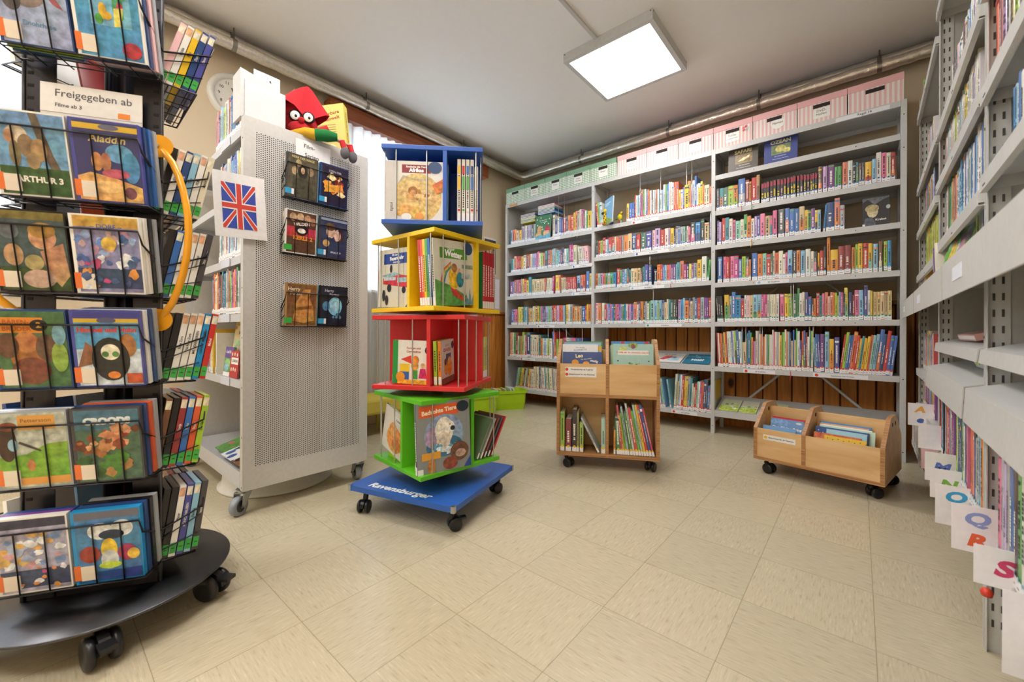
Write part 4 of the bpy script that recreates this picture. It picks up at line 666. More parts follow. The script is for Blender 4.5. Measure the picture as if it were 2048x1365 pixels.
setm(face_sheet('film_sign',I4,.16,.085,[('t','Film-',.38,.7,.3,'3a3a40',0,.01),('t','Serien',.45,.22,.3,'3a3a40',0,.01)],'white paper sign reading Film-Serien at the top of the perforated panel','sign'),T(-1.950,.764,1.575)@ML)
# ---- film cases
def dvd(M,case,label,spec=None,spine=None,sticker='o',text='',grp='film cases in the revolving stand',d=.0142,w=.135,h=.19,back=None):
    """front cover on y=0 facing -y, spine at x=0"""
    b=MB(); b.box((0,0,0),(w,d,h),case,'gloss'); b.box((.002,.0002,.002),(.004,d-.0002,h-.002),case)
    sp=spine or case
    b.add([(-.0003,.001,.004),(-.0003,d-.001,.004),(-.0003,d-.001,h-.004),(-.0003,.001,h-.004)],[(0,3,2,1)],sp,'gloss')
    SM=Matrix(((0,0,-1,-.0006),(-1,0,0,d),(0,1,0,0),(0,0,0,1)))
    if text: b.text(text,.0085,contrast(C(sp)),SM@T(d/2,h*.56,0.0002)@RZ(90),bold=.02)
    if spine and spine in PAL and spine not in 'kK':
        b.add([(-.0006,.001,h-.03),(-.0006,d-.001,h-.03),(-.0006,d-.001,h-.006),(-.0006,.001,h-.006)],[(0,3,2,1)],jit('e2b08a' if spine=='w' else 'W',.1),'art')
    o=b.build('film_case'); o.matrix_world=M
    s=MB()
    if sticker=='G':
        s.add([(-.001,.0005,.008),(-.001,d-.0005,.008),(-.001,d-.0005,.036),(-.001,.0005,.036)],[(0,3,2,1)],'3fae4a','paint'); s.add([(-.0012,d*.25,.02),(-.0012,d*.75,.02),(-.0012,d*.75,.023),(-.0012,d*.25,.023)],[(0,3,2,1)],'1f5a2a','paint'); s.build('spine_label',o)
    if spec:
        c=MB(); ww,hh=w-.010,h-.008
        art(c,ww,hh,spec,T(.007,0,.004)@RX(90))
        c.build('cover_sheet',o)
        k=MB()
        if sticker=='o': k.box((-.0008,-.0018,.012),(.012,.004,.05),'e9783a','paint'); k.box((.012,-.0018,.010),(.042,-.0016,.048),'e9dccb','paint'); k.build('sticker',o)
        elif sticker=='b': k.box((-.001,-.0018,.012),(.024,.006,.036),'3aa0d0','paint'); k.box((.024,-.0018,.012),(.034,-.0016,.036),'f0f0f0','paint'); k.build('sticker',o)
        elif sticker=='g': k.box((-.001,-.0018,.012),(.03,.006,.036),'3fae4a','paint'); k.build('sticker',o)
    return tag(o,label,'film case',grp)
def basket(parent,M,w,dep,hf,tilt,cols=2,name='wire_basket',col='3c3a3c',r=.0016,r2=.0024):
    """w along x centred, face at y=0, opening towards -y; front frame leans by tilt"""
    s=math.tan(math.radians(tilt)); b=MB(); h=w/2
    def fp(x,z): return (x,-dep-z*s,z)
    b.tube([(-h,-.001,hf*.55),fp(-h,hf*.8),fp(-h+.006,hf),fp(h-.006,hf),fp(h,hf*.8),(h,-.001,hf*.55)],r2,col,'metal',6,M)
    b.tube([(-h,0,.0),fp(-h,0),fp(h,0),(h,0,0)],r2,col,'metal',6,M)
    for z in (.33,.66): b.tube([(-h,-.001,hf*z*.6),fp(-h,hf*z)],r,col,'metal',5,M)
    n=2*cols
    for i in range(n):
        x=-h+w*(i+.5+(.12 if i%2==0 else -.12))/n; b.tube([(x,0,-.002),(x,-dep+.004,-.002),fp(x,.002),fp(x,hf)],r,col,'metal',6,M)
    for i in range(3): y=-dep*(i+.5)/3; b.tube([(-h,y,-.001),(h,y,-.001)],r,col,'metal',5,M)
    b.tube([(-h,-.002,0),(-h,-.002,hf*.55),(h,-.002,hf*.55),(h,-.002,0)],r,col,'metal',5,M)
    return b.build(name,parent)
# film series baskets on the perforated end panel (they belong to the cart)
FS=[(1.345,[('K',[('r',0,0,1,1,'5a5240'),('e',.5,.62,.16,.17,'2e2a24'),('e',.5,.66,.07,.08,'c2a27c'),('e',.22,.62,.1,.1,'b59a74'),('e',.78,.68,.1,.11,'a08a68'),('e',.35,.82,.1,.09,'a38c6a'),('p',[(.1,.0),(.2,.4),(.5,.5),(.8,.4),(.95,0)],'4a4636'),('t','HERR DER RINGE',.5,.945,.07,'d8c48a',0,.02),('t','· · DIE · ·',.5,.24,.07,'1d1a16',0,.02)],'brown fantasy film case in the top basket of the perforated panel, beside the navy one','b'),
 ('B',[('r',0,0,1,1,'2c2438'),('blobs',16,.2,.3,.85,.75,['e29a3a','f0c070','a8502a','6a2e1a','f2d8a0'],.13,5),('p',[(.1,.3),(.9,.4),(.7,.55),(.2,.5)],'e8a040'),('t','STEIN DER',.5,.86,.07,'b8b4c0')],'navy fantasy film case with golden glow in the top panel basket','b')]),
(1.135,[('w',[('r',0,0,1,1,'5a3a2a'),('e',.2,.85,.12,.1,'c09878'),('e',.45,.87,.12,.1,'c8a284'),('e',.7,.85,.12,.1,'b88c6c'),('e',.88,.8,.1,.1,'a87c5c'),('r',0,.38,1,.62,'c0363a'),('e',.5,.56,.22,.14,'2a1a1a'),('e',.5,.54,.14,.06,'efe6da'),('t','WILDEN',.5,.7,.1,'f0e8dc',8,.03),('t','KERLE 2',.55,.36,.13,'e2902e',0,.05)],'brown and red film case with a grinning mouth in the middle panel basket','g'),
 ('K',[('r',0,0,1,1,'3a3f5c'),('e',.38,.66,.17,.17,'d8b49a'),('e',.36,.78,.19,.1,'6a4a30'),('e',.66,.58,.15,.16,'dcbaa4'),('e',.74,.56,.14,.2,'4a3028'),('e',.66,.57,.11,.13,'dcbaa4'),('p',[(.05,0),(.1,.4),(.35,.52),(.6,.4),(.95,.45),(1,0)],'323a5a'),('e',.22,.35,.13,.09,'c9a06a'),('t','BIS(S) ZUR',.6,.13,.06,'d8dce8'),('r',0,.93,1,.99,'8f9ab0','paint')],'dark blue film case showing a young couple in the middle panel basket','b')]),
(.79,[('A',[('r',0,0,1,1,'7a5230'),('p',[(.2,.1),(.3,.55),(.55,.88),(.8,.9),(.75,.7),(.9,.45),(.95,.12),(.6,.05)],'c28a4a'),('p',[(.3,.35),(.85,.42),(.85,.5),(.3,.42)],'8a5a2c'),('t','Harry',.22,.88,.12,'e8dcc0',0,.02),('t','Potter',.3,.77,.11,'e8dcc0',0,.02)],'brown film case with a folded pointed hat in the lowest panel basket','g'),
 ('k',[('r',0,0,1,1,'1e2838'),('e',.55,.5,.27,.24,'7ab8dc'),('e',.55,.53,.2,.16,'a4d4ec'),('e',.2,.5,.14,.12,'4a80a8'),('blobs',7,.4,.12,.8,.3,['5a8ab0','26344a'],.06,3),('t','Harry',.3,.9,.1,'c8c4d8',0,.02),('t','Potter',.5,.8,.1,'c8c4d8',0,.02)],'black film case with a glowing blue orb in the lowest panel basket','b')])]
MP=Matrix(((0,-1,0,x1+.001),(1,0,0,0),(0,0,1,0),(0,0,0,1)))  # basket x->+Y, outward(-y)->+X
for k,(zb,cs) in enumerate(FS):
    zb=[1.375,1.125,.80][k]; yc=[.852,.848,.85][k]-.84
    basket(cart,T(0,yc,zb)@MP,.29,.036,.15,5,name='wire_basket')
    for j,(case,spec,l,st) in enumerate(cs):
        ytop=yc+.84-.142+j*.147
        for q in range(3 if j==0 else 2):
            o_=.034-.0155*q; X=T(CX1+.001,ytop,zb+.003-(j*.0))@RZ(90)@T(.003*q*(1 if j else -1)*-1,-o_+.0,0)@RX(5)
            if q==0: dvd(X,case,l,spec,None,st,grp='film series cases on the perforated panel')
            else: dvd(X,['w','c','K'][q],'%s film case edge %s behind the %s'%(['','pale blue','charcoal'][q],['','first','second'][q],l.split(' film case')[0]+' one '+['in the top','in the middle','in the lowest'][k]+' basket'),None,'cWs'[q],'',grp='film series cases on the perforated panel')
# ---- things on top of the cart
t=thing('file_box',T(-2.03,.63,CZ1+.0),'white cardboard file box marked with a small letter, standing on the cart','file box')
MB().prism([(0,0),(.155,0),(.155,.155),(.10,.185),(0,.205)],-.05,.05,'d2d1cf','paint',T(0,-.075,0)@Matrix(((0,0,1,0),(1,0,0,0),(0,1,0,0),(0,0,0,1)))).build('box_body',t,bevel=.001)
b=MB().box((.052,-.06,.0),(.054,.10,.16),'dad9da','paint'); b.build('front_card',t)
b=MB().box((.030,-.02,.03),(.032,.085,.232),'dcdade','paint'); b.text('a',.02,'33333a',T(.0325,.045,.205)@ML,bold=.03); b.build('letter_card',t)
# red plush puppet
t=thing('plush_puppet',T(-2.05,.825,CZ1+.0)@RZ(62),'red plush puppet with big round eyes and striped sleeves sitting on the cart','plush toy')
b=MB().ell((0,0,.085),(.075,.06,.07),'c3202c','plush',n=24,k=14); b.ell((0,-.03,.045),(.055,.05,.045),'c3202c','plush'); b.build('head',t)
b=MB(); n=22; vs=[];fs=[]     # three cornered cloth hat
for k in range(9):
    q=k/8; 
    for j in range(n):
        a=2*PI*j/n; r=(.105*(1+.32*math.cos(3*a)))*(1-q)**.8+.004; vs.append((r*math.cos(a)*.9+.03*q*q,r*math.sin(a)*.7+.01*q,.125+.16*q+.03*math.cos(3*a)*(1-q)))
for k in range(8):
    for j in range(n): fs.append((k*n+j,k*n+(j+1)%n,(k+1)*n+(j+1)%n,(k+1)*n+j))
b.add(vs,fs,'cf2733','plush',True); b.tube([(.0,.0,.15),(-.06,-.005,.135),(-.125,-.02,.085)],.05,'cf2733','plush',12,rs=[.06,.045,.004]); b.add([(-.05,.03,.14),(-.14,.04,.12),(-.03,.05,.29)],[(0,1,2),(0,2,1)],'e9a9a4','plush'); b.build('hat',t)
for s in (-1,1):
    e=MB(); e.M=T(.012+s*.028,-.058,.10)@RX(0); e.lathe([(.027,0),(.027,.006),(.022,.009)],'1c1a1c','matte',20,RX(90)); e.ell((0,-.006,0),(.0215,.008,.0235),'f2efe8','gloss'); e.ell((.004,-.0125,-.004),(.006,.004,.007),'111111','gloss'); e.build('eye',t)
MB().ell((.012,-.078,.078),(.014,.013,.013),'c8232e','plush').build('nose',t)
b=MB().tube([(.02,-.03,.03),(.075,-.05,.03),(.13,-.06,.06)],.02,'cf2733','plush',12,rs=[.03,.03,.022]); b.build('arm',t)
b=MB().tube([(-.03,-.06,.012),(.03,-.085,.018),(.075,-.085,.016)],.02,'e3b02c','plush',12,rs=[.016,.024,.026]); b.tube([(.07,-.085,.016),(.12,-.085,.02),(.165,-.08,.022)],.02,'1d7a3c','plush',12,rs=[.027,.028,.018]); b.build('sleeve',t)
for q in ((.20,-.075,-.045),(.235,-.05,-.05)):
    b=MB().tube([(.15,-.06,.02),(q[0]-.012,q[1],q[2]+.055)],.007,'e0a898','plush',8); b.tube([(q[0]-.014,q[1],q[2]+.055),(q[0]-.003,q[1],q[2]+.02)],.0135,'d8303a','plush',10); b.build('leg',t); MB().ell((q[0],q[1],q[2]),(.021,.021,.029),'6e6c70','plush').build('foot',t)
# yellow fairy tale box leaning behind it
X=T(-2.22,.955,CZ1+.004)@RZ(40)@RY(-7)@RX(-4)
b=MB().box((0,0,0),(.19,.05,.30),'e2d27c','gloss'); art(b,.19,.30,[('t','Wunderbare',.5,.82,.09,'a8402a',8,.02),('t','Märchenwelt',.5,.72,.09,'a8402a',8,.02)]+[('r',.2,.3+.045*i,.75,.306+.045*i,'8a7a4a','paint') for i in range(8)]+[('e',.6,.16,.12,.1,'efe6b0','paint')],RX(90))
b.box((.1902,.002,.001),(.1908,.048,.299),'ecdc5a','paint'); b.text('Wunderbare Märchenwelt',.021,'a8402a',Matrix(((0,0,1,.191),(1,0,0,.025),(0,1,0,.15),(0,0,0,1)))@RZ(-90),bold=.02)
setm(tag(b.build('story_book',bevel=.001),'thick yellow fairy tale book titled Wunderbare Märchenwelt leaning on the cart top','book'),X)
# ================================================================== REVOLVING FILM STAND
SR=T(-1.583,.142,0)@RZ(58.7); A=.1415; IR=.0817
st=thing('film_stand',SR,'dark metal three-sided revolving film stand on a round wheeled base full of film cases','film stand')
MB().lathe([(.264,.091),(.268,.093),(.268,.097),(.266,.099),(.05,.099)],'5a5a5e','metal',64).build('base_disc',st)
MB().disc(.022,1.70,'2e2d30','metal',20,T(0,0,.097)).build('axle',st)
for i,(an,rt_) in enumerate(((55,-20),(-12,20),(-84,30),(128,90),(200,0))): caster(st,T(.218*math.cos(math.radians(an-58.7)),.218*math.sin(math.radians(an-58.7)),.094)@RZ(an-58.7+90+rt_),.036,.03,'1d1d20',h=.092,brake=True)
def FK(k): return RZ(120*k)
for k in range(3):
    X=FK(k)
    for s in (-1,1):
        b=MB(); xa,xb=(A-.062,A) if s>0 else (-A,-A+.062)
        b.box((xa,-IR,.10),(xb,-IR+.0025,1.80),'47464a','metal',X)
        for j in range(53): b.box(((xa+xb)/2+(.018*s)-.006,-IR-.0006,.13+j*.0315),((xa+xb)/2+(.018*s)+.006,-IR+.003,.138+j*.0315),'141416','matte',X)
        b.build('corner_panel',st)
    MB().tube([(A,-IR,.10),(A,-IR,1.80)],.004,'5a595d','metal',6,X).build('corner_edge',st)
    MB().box((-A,-IR+.003,.097),(A,-IR+.007,.125),'3c3b3f','metal',X).build('cross_rail',st); MB().box((-A,-IR+.003,1.74),(A,-IR+.007,1.8),'3c3b3f','metal',X).build('cross_rail',st)
    cx,cy=A+.004,-IR-.0025; L=math.hypot(cx,cy); ux,uy=cx/L,cy/L; zt,zb=1.277,.808
    pts=[(cx,cy,zt-.01)]+[(cx+ux*.085*math.sin(PI*q/12)**.7,cy+uy*.085*math.sin(PI*q/12)**.7,zt-.01-(zt-zb-.02)*q/12) for q in range(1,12)]+[(cx,cy,zb+.01)]
    h=MB().tube(pts,.0085,'f0a51e','gloss',12,X).build('handle',st)
    for z in (zt,zb): MB().lathe([(.030,-.0015),(.030,.0015)],'f0a51e','gloss',24,X@T(A-.002,-IR-.007,z)@RX(90)).disc(.005,.003,'c8ccd0','metal',10,X@T(A-.008,-IR-.0085,z)@RX(90)).build('mount_plate',h)
RZS=[1.452,1.095,.868,.637,.40,.152]; TL=[15,12,11,10,9,8]
FRONT=[
 [('B',[('r',0,0,1,1,'9aa6c4'),('e',.42,.62,.3,.2,'8a7a76'),('e',.4,.66,.16,.12,'b8aaa0'),('e',.2,.5,.14,.14,'5a5658'),('p',[(.6,.95),(.75,.7),(.95,.45),(.8,.5),(.5,.8)],'a05a5c'),('e',.65,.9,.18,.08,'c0784a'),('t','Einohrhase',.55,.24,.075,'5f86a8',-2)],'navy film case with pale blue cover in the uppermost front basket of the film stand'),
  ('w',[('r',0,0,1,1,'4f92bd'),('r',.22,.38,.86,.95,'7ab2cf'),('p',[(.2,.9),(.4,.95),(.75,.85),(.75,.5),(.62,.38),(.58,.6),(.6,.8),(.3,.84)],'4f9a72'),('e',.7,.78,.12,.09,'5aa47a'),('e',.7,.62,.05,.06,'d84a4a'),('p',[(.6,.6),(.75,.62),(.7,.4),(.58,.38)],'e2d86a'),('e',.42,.55,.06,.1,'e2b83a'),('e',.48,.5,.08,.05,'d8a83a'),('e',.35,.45,.06,.06,'5aa04a'),('e',.82,.12,.16,.1,'b03a58')],'white film case with blue cartoon-coloured cover in the uppermost front basket')],
 [('w',[('r',0,0,1,1,'6f9ac0'),('p',[(.5,1),(.62,1),(.8,.5),(.9,.3),(.75,.3),(.62,.6)],'6a5c4c'),('r',0,0,1,.34,'3f5a34'),('e',.3,.72,.16,.12,'d8c8b4'),('e',.2,.7,.08,.08,'b88a6a'),('e',.42,.6,.12,.14,'8a7258'),('e',.6,.56,.12,.14,'a88a60'),('e',.25,.5,.08,.16,'8a7a5a'),('e',.5,.42,.1,.1,'9a8060'),('r',.02,.05,.2,.22,'c8b43a'),('t','ARTHUR 3',.56,.19,.1,'f0ece0',0,.04)],'white film case with sky, grass and three small figures, second front row'),
  ('v',[('r',0,0,1,1,'40406e','paint'),('r',0,.9,1,.97,'d8b23a','paint'),('e',.55,.94,.16,.035,'6a6a80','paint'),('t','Aladdin',.52,.79,.13,'d8c48a',0,.02,.2),('e',.68,.62,.22,.12,'6a9ac8'),('e',.85,.45,.14,.2,'4f86b8'),('p',[(0,0),(1,0),(1,.2),(.6,.3),(.2,.36),(0,.3)],'d8a468'),('e',.32,.5,.09,.12,'c8885a'),('e',.46,.5,.08,.12,'b87a5a'),('e',.6,.36,.22,.06,'b85a6a'),('e',.8,.12,.1,.08,'7a4a5a'),('e',.45,.18,.25,.08,'e2b87a')],'indigo film case titled Aladdin below the age notice')],
 [('k',[('r',0,0,1,1,'4a5a5c'),('r',0,.9,1,1,'7a6a3a'),('r',0,0,1,.3,'3c4f2c'),('e',.66,.68,.2,.15,'c89a72'),('e',.66,.77,.2,.1,'b08848'),('p',[(.6,.5),(.95,.62),(1,.2),(.85,.05),(.7,.2)],'b88a68'),('e',.22,.45,.14,.14,'b8906e'),('e',.5,.36,.14,.1,'a89868'),('e',.2,.75,.14,.1,'6a7078'),('e',.55,.15,.24,.12,'b89a8a')],'black film case with a forest and a fair-haired child, third front row'),
  ('w',[('r',0,0,1,1,'8a88b0'),('r',.0,.86,1,1,'c89a4a'),('t','– DORF –',.5,.87,.08,'4a68a8',0,.02),('r',0,.05,1,.32,'3a4a66'),('blobs',30,.05,.35,.95,.8,['6a88c4','9ab0dc','b890a8','e2e4ec','c0a0a0','4f6aa4'],.09,9),('e',.52,.65,.12,.09,'d8b850'),('blobs',14,.05,.05,.95,.4,['b84a7a','e2e2ec','4a5f88','d88a4a'],.07,4)],'white film case with a blue and lilac village scene, third front row')],
 [('B',[('r',0,0,1,1,'4f7048'),('r',0,.72,.68,.92,'e08a34','paint'),('t','BÄREN-',.3,.86,.075,'b05a24',0,.02),('t','BRÜDER',.3,.77,.075,'b05a24',0,.02),('e',.62,.82,.13,.075,'2a2a24','paint'),('t','2',.62,.82,.1,'e2a03a',0,.04),('e',.42,.45,.26,.28,'a8683a'),('e',.42,.6,.16,.14,'b87848'),('e',.15,.55,.16,.16,'6a4a38'),('e',.7,.52,.16,.18,'6a5240'),('e',.45,.22,.28,.18,'7a4636'),('e',.88,.4,.12,.2,'8aa84a'),('e',.9,.7,.1,.14,'7aa4b8')],'navy film case with orange banner and a brown bear, fourth front row'),
  ('v',[('r',0,0,1,1,'c8d4e0'),('r',0,.9,1,1,'40408a','paint'),('r',0,.86,1,.915,'d8b23a','paint'),('e',.5,.89,.15,.04,'5a5a78','paint'),('r',0,.5,1,.86,'5a9ac8'),('t','Himmel und Huhn',.5,.76,.085,'d8463a',0,.05),('p',[(0,.25),(.15,.6),(.3,.5),(.25,.3)],'8a5a44'),('e',.8,.55,.14,.16,'b0804a'),('e',.52,.36,.3,.3,'242424'),('e',.52,.36,.29,.29,'2f2d2c'),('e',.52,.46,.15,.11,'e8e0c8'),('e',.44,.43,.055,.04,'5a8a4a'),('e',.6,.43,.055,.04,'5a8a4a'),('e',.55,.14,.1,.05,'e0803a'),('r',.75,.02,1,.16,'c03a34')],'indigo film case with a chick in sunglasses inside an egg shape, fourth front row')],
 [('s',[('r',0,0,1,1,'b8bcb0'),('r',0,.03,1,.13,'e2a050','paint'),('r',.32,.78,.85,.97,'dca050','paint'),('t','Pettersson',.58,.9,.07,'8a5a2a',0,.01),('p',[(0,.13),(1,.13),(1,.6),(.7,.58),(.4,.45),(0,.42)],'7aa838'),('e',.14,.62,.14,.26,'4a3428'),('e',.18,.83,.13,.06,'8a4a34'),('e',.22,.58,.07,.08,'8fb4c8'),('p',[(.3,.6),(.6,.48),(.62,.5),(.32,.63)],'4a4438'),('e',.45,.3,.06,.08,'b87a4a')],'silver grey film case with a hatted man in a green field, fifth front row'),
  ('K',[('r',0,0,1,1,'4f6a54'),('r',0,.72,1,1,'4a7488'),('t','CROODS',.5,.84,.12,'e8eef0',0,.08),('blobs',26,.05,.38,.95,.75,['a8683c','8a4a2c','c88a5a','6a3a24','d8a074'],.09,6),('blobs',18,.05,.05,.95,.35,['4a7a34','5f9048','3a5a2c','a87a4a'],.12,7)],'dark grey film case with a crowd of brown figures titled Croods, fifth front row')],
 [('w',[('r',0,0,1,1,'a8a4bc'),('r',0,.88,1,1,'3a3a50'),('r',0,.05,1,.3,'3f4a66'),('blobs',30,.05,.35,.95,.85,['7a90c0','a8b4d4','c89aa0','e2e4ec','d8b06a'],.1,19),('blobs',12,.05,.05,.95,.35,['b84a7a','dcdce8','d88a4a'],.06,4)],'white film case with a lilac snowy scene in the lowest front basket'),
  ('z',[('r',0,0,1,1,'4a7fb0'),('r',0,.9,1,1,'6a6a78','paint'),('e',.38,.72,.2,.12,'e0e4e8'),('e',.72,.74,.18,.12,'e0e4e8'),('e',.55,.66,.2,.07,'26304a'),('e',.5,.45,.13,.16,'e2c23a'),('e',.5,.3,.14,.14,'c8ccd0'),('e',.5,.22,.18,.05,'b8d04a'),('e',.2,.4,.16,.12,'a03a34'),('e',.78,.38,.15,.12,'a83a5a'),('e',.88,.35,.1,.08,'e0b84a'),('r',0,0,1,.14,'2a4a88')],'bright blue film case with a yellow fish in the lowest front basket')]]
OTHER=[['h','l','B'],['b','w','B'],['k','m','w'],['B','w','w'],['O','w','B'],['k','p','B']]
for r,z in enumerate(RZS):
    for k,(X,cols) in enumerate(((FK(k)@T(0,-IR,z),2) for k in range(3))):
        basket(st,X,.286,.074,.155,TL[r])
    for c in (0,1):
        case,spec,lb=FRONT[r][c]; x=-.138 if c==0 else .003
        for q in range(4 if c else 3):
            M=SR@T(x+(.0035*q if c else 0),-IR-.070+.0158*q,z+.003+(.003*q if c else 0.0))@RX(TL[r])
            if q==0: dvd(M,case,lb,spec,None,'o')
            else:
                cc=OTHER[r][(q+c)%3] if q<3 else 's'; dvd(M,cc,'%s film case %s behind the front one, %s half of %s front basket'%(CN[cc],('','first','second','third')[q],('left','right')[c],['top','second','third','fourth','fifth','lowest'][r]),None,None,'','')
SIDE=[[('h',''),('w','Wickie'),('y','Pippi'),('B','Disney'),('v','Planes')],[('k',''),('w','Klara'),('B','Sams'),('c','Tom'),('w','FILM'),('W','MARA')],[('k',''),('b',''),('w','WICKI'),('w','Fünf'),('w','Abenteuer'),('K','Otto')],
 [('k',''),('k',''),('w','Rote Zora'),('w','Die Rote Zora'),('w','MR. BEAN FERIEN'),('z','NANNY MCPHEE'),('r','Michel')],[('d',''),('k',''),('R','Ronja'),('b','Yoko'),('O','Stuart'),('l','Das Sams')],[('k',''),('k',''),('w','Peter'),('v','MÜNCHHAUSEN'),('c','Familie'),('K','Hexe')]]
for r,z in enumerate(RZS):
    sd=SIDE[r]; n=len(sd)
    for q,(c,tx) in enumerate(sd):
        M=SR@FK(1)@T(0,-IR,z+.003)@T(-.139,-.0168*(q+.5)+(.012 if n>5 else .004),0)@RX(TL[r])
        hgt=['top','second','third','fourth','fifth','lowest'][r]
        dvd(M,c,'%s film case with green spine label, %s outward in the %s side basket'%(CN[c],ordn(q+1),hgt),None,c,'G',tx)
    for q in range(3):
        cc='skBwcr'[(r+q)%6]; M=SR@FK(1)@T(0,-IR,z+.003)@T(.003,-.0165*(q+1.5),0)@RX(TL[r]); dvd(M,cc,'%s film case, %s in the far column of the %s side basket'%(CN[cc],ordn(q+1),['top','second','third','fourth','fifth','lowest'][r]),None,cc,'G','')
# cases glimpsed through the stand, in the baskets of its far sides
for r,z in enumerate(RZS):
    for q in range(2):
        cc=['wR','sO','wb','Bw','Bs','wc'][r][q]; sp=[('r',0,0,1,1,PAL[cc]),('blobs',10,.1,.2,.9,.8,['c8a080','e2e0d8','5a8a5a','6a88b0'],.12,r)]
        dvd(SR@FK(2)@T([.003,-.138][q],-IR-.05,z+.003)@RX(TL[r]),cc,'%s film case on the window side of the stand, %s basket, %s half'%(CN[cc],['top','second','third','fourth','fifth','lowest'][r],['near','far'][q]),sp,None,'o')
b=MB().box((-.10,-IR-.016,1.30),(.106,-IR-.0145,1.372),'e9e4de','paint'); b.box((-.10,-IR-.0148,1.18),(.106,-IR-.0140,1.335),'ded8d4','paint')
X=T(0,-IR-.0163,0)@RX(90)
b.text('Freigegeben ab',.026,'4a4a50',T(.006,-IR-.0165,1.348)@RX(90),bold=.004); b.text('Filme ab 3',.013,'4a4a50',T(-.045,-IR-.0165,1.318)@RX(90),bold=.015); b.box((.055,-IR-.0168,1.303),(.08,-IR-.0162,1.317),'f08a2c','paint')
setm(tag(b.build('age_notice'),'white notice reading Freigegeben ab with an orange square, on the film stand','sign'),SR@T(0,-.002,.028))
# ================================================================== COLOURFUL REVOLVING TOWER
TW=(-1.48,1.20)
tw=thing('book_tower',T(TW[0],TW[1],0),'four-tier revolving book tower in blue, yellow, red and green on a blue wheeled base','book tower')
S=.412; hS=S/2; BL='2a5cb8'
b=MB(); q=.267; b.box((-q,-q,.098),(q,q,.12),'2a5cb0','paint'); bs=b.build('base_board',tw,RZ(-29.2+45)) # square base
for sx in (-1,1):
    for sy in (-1,1):
        MB().box((sx*q-.014*(sx>0)-.0,sy*q-.001*(1) if sy<0 else sy*q-.013,.096),(sx*q+.014*(sx<0)+.001*(sx>0),sy*q+.014 if sy<0 else sy*q+.001,.122),'b9bdc0','metal').build('corner_plate',bs)
        caster(tw,RZ(-29.2+45)@T(sx*.215,sy*.215,.098)@RZ({(-1,-1):20,(1,-1):140,(1,1):-20,(-1,1):80}[(sx,sy)]),.027,.022,'1b1b1d',h=.098,brake=(sx,sy)==(1,-1))
b=MB(); b.text('Ravensburger',.057,'eef0f4',T(-.025,-.223,.1206),bold=.03,shear=.12); b.build('base_lettering',tw,RZ(-29.2+45))
MB().disc(.022,1.42,'3a3a3e','metal',16,T(0,0,.12)).build('axle',tw)
MB().disc(.06,.05,'3a3a3e','plastic',24,T(0,0,.12)).build('turntable',tw)
TIERS=[('green',.200,.497,-51,'5dbb1d','4c9a1c'),('red',.545,.838,-17,'d42a2e','b01f26'),('yellow',.872,1.180,-41.5,'efc80e','dcb60c'),('blue',1.228,1.535,-89.5,BL,'1f4ea8')]
tt={}
for nm,z0,z1,a,c1,c2 in TIERS:
    R_=RZ(a+45); t=.018
    MB().box((-hS,-hS,z0-t/2),(hS,hS,z0+t/2),c1,'paint').build('tier_bottom',tw,R_,bevel=.0015)
    MB().box((-hS,-hS,z1-t/2),(hS,hS,z1+t/2),c1,'paint').build('tier_top',tw,R_,bevel=.0015)
    for k in range(4):
        px=.12*S
        MB().box((px-.008,-hS+.001,z0+t/2),(px+.008,px-.0085,z1-t/2),c1,'paint',RZ(90*k)).build('divider',tw,R_)
        for fr in (.14,.44,.93):
            x=-hS+S*fr; MB().tube([(x,-hS+.009,z0+t/2),(x,-hS+.009,z1-t/2)],.0028,'c8c8c4','metal',8,RZ(90*k)).build('rod',tw,R_)
    tt[nm]=(T(TW[0],TW[1],z0+t/2+.0005)@RZ(a),)
    tt[nm]=(TW,z0+t/2+.0005,a)
MB().disc(.05,.028,'3a3a3e','plastic',20,T(0,0,.845)).build('turntable',tw)
def tb(tier,th,o,w,h,d,spec,col,spine,label,lean=0,x=.014,yaw=0,sl=True,grp=None,name='picture_book'):
    (cx,cy),z,a=tt[tier]; w_=w
    M=T(cx,cy,z)@RZ(a+45+th)@T(-hS+x,-hS+.016+o,abs(math.sin(math.radians(lean)))*(w if lean>0 else 0.0)+.0)@RZ(yaw)@RY(lean)
    b=MB(); b.box((.003,.002,.002),(w-.002,d-.002,h-.002),'e6dfd0','matte'); b.box((0,0,0),(w,.002,h),col,'gloss'); b.box((0,d-.002,0),(w,d,h),col,'gloss'); b.box((-.001,0,0),(.003,d,h),spine,'gloss')
    if spec: art(b,w,h,spec,RX(90))
    rn=random.Random(label); cc=contrast(C(spine)); z_=.06
    while z_<h*.75: L=rn.uniform(.003,.007); b.add([(-.0013,d*.3,z_),(-.0013,d*.3,z_+L),(-.0013,d*.7,z_+L),(-.0013,d*.7,z_)],[(0,1,2,3)],cc,'paint'); z_+=L*1.5
    ob=b.build(name); ob.matrix_world=M
    if sl: MB().box((-.002,.0005,.004),(-.0009,d-.0005,.036),'efeef0','paint').build('spine_label',ob)
    return tag(ob,label,'picture book',grp)
K1=('e',.85,.9,.12,.1,'2c4a7a','paint')
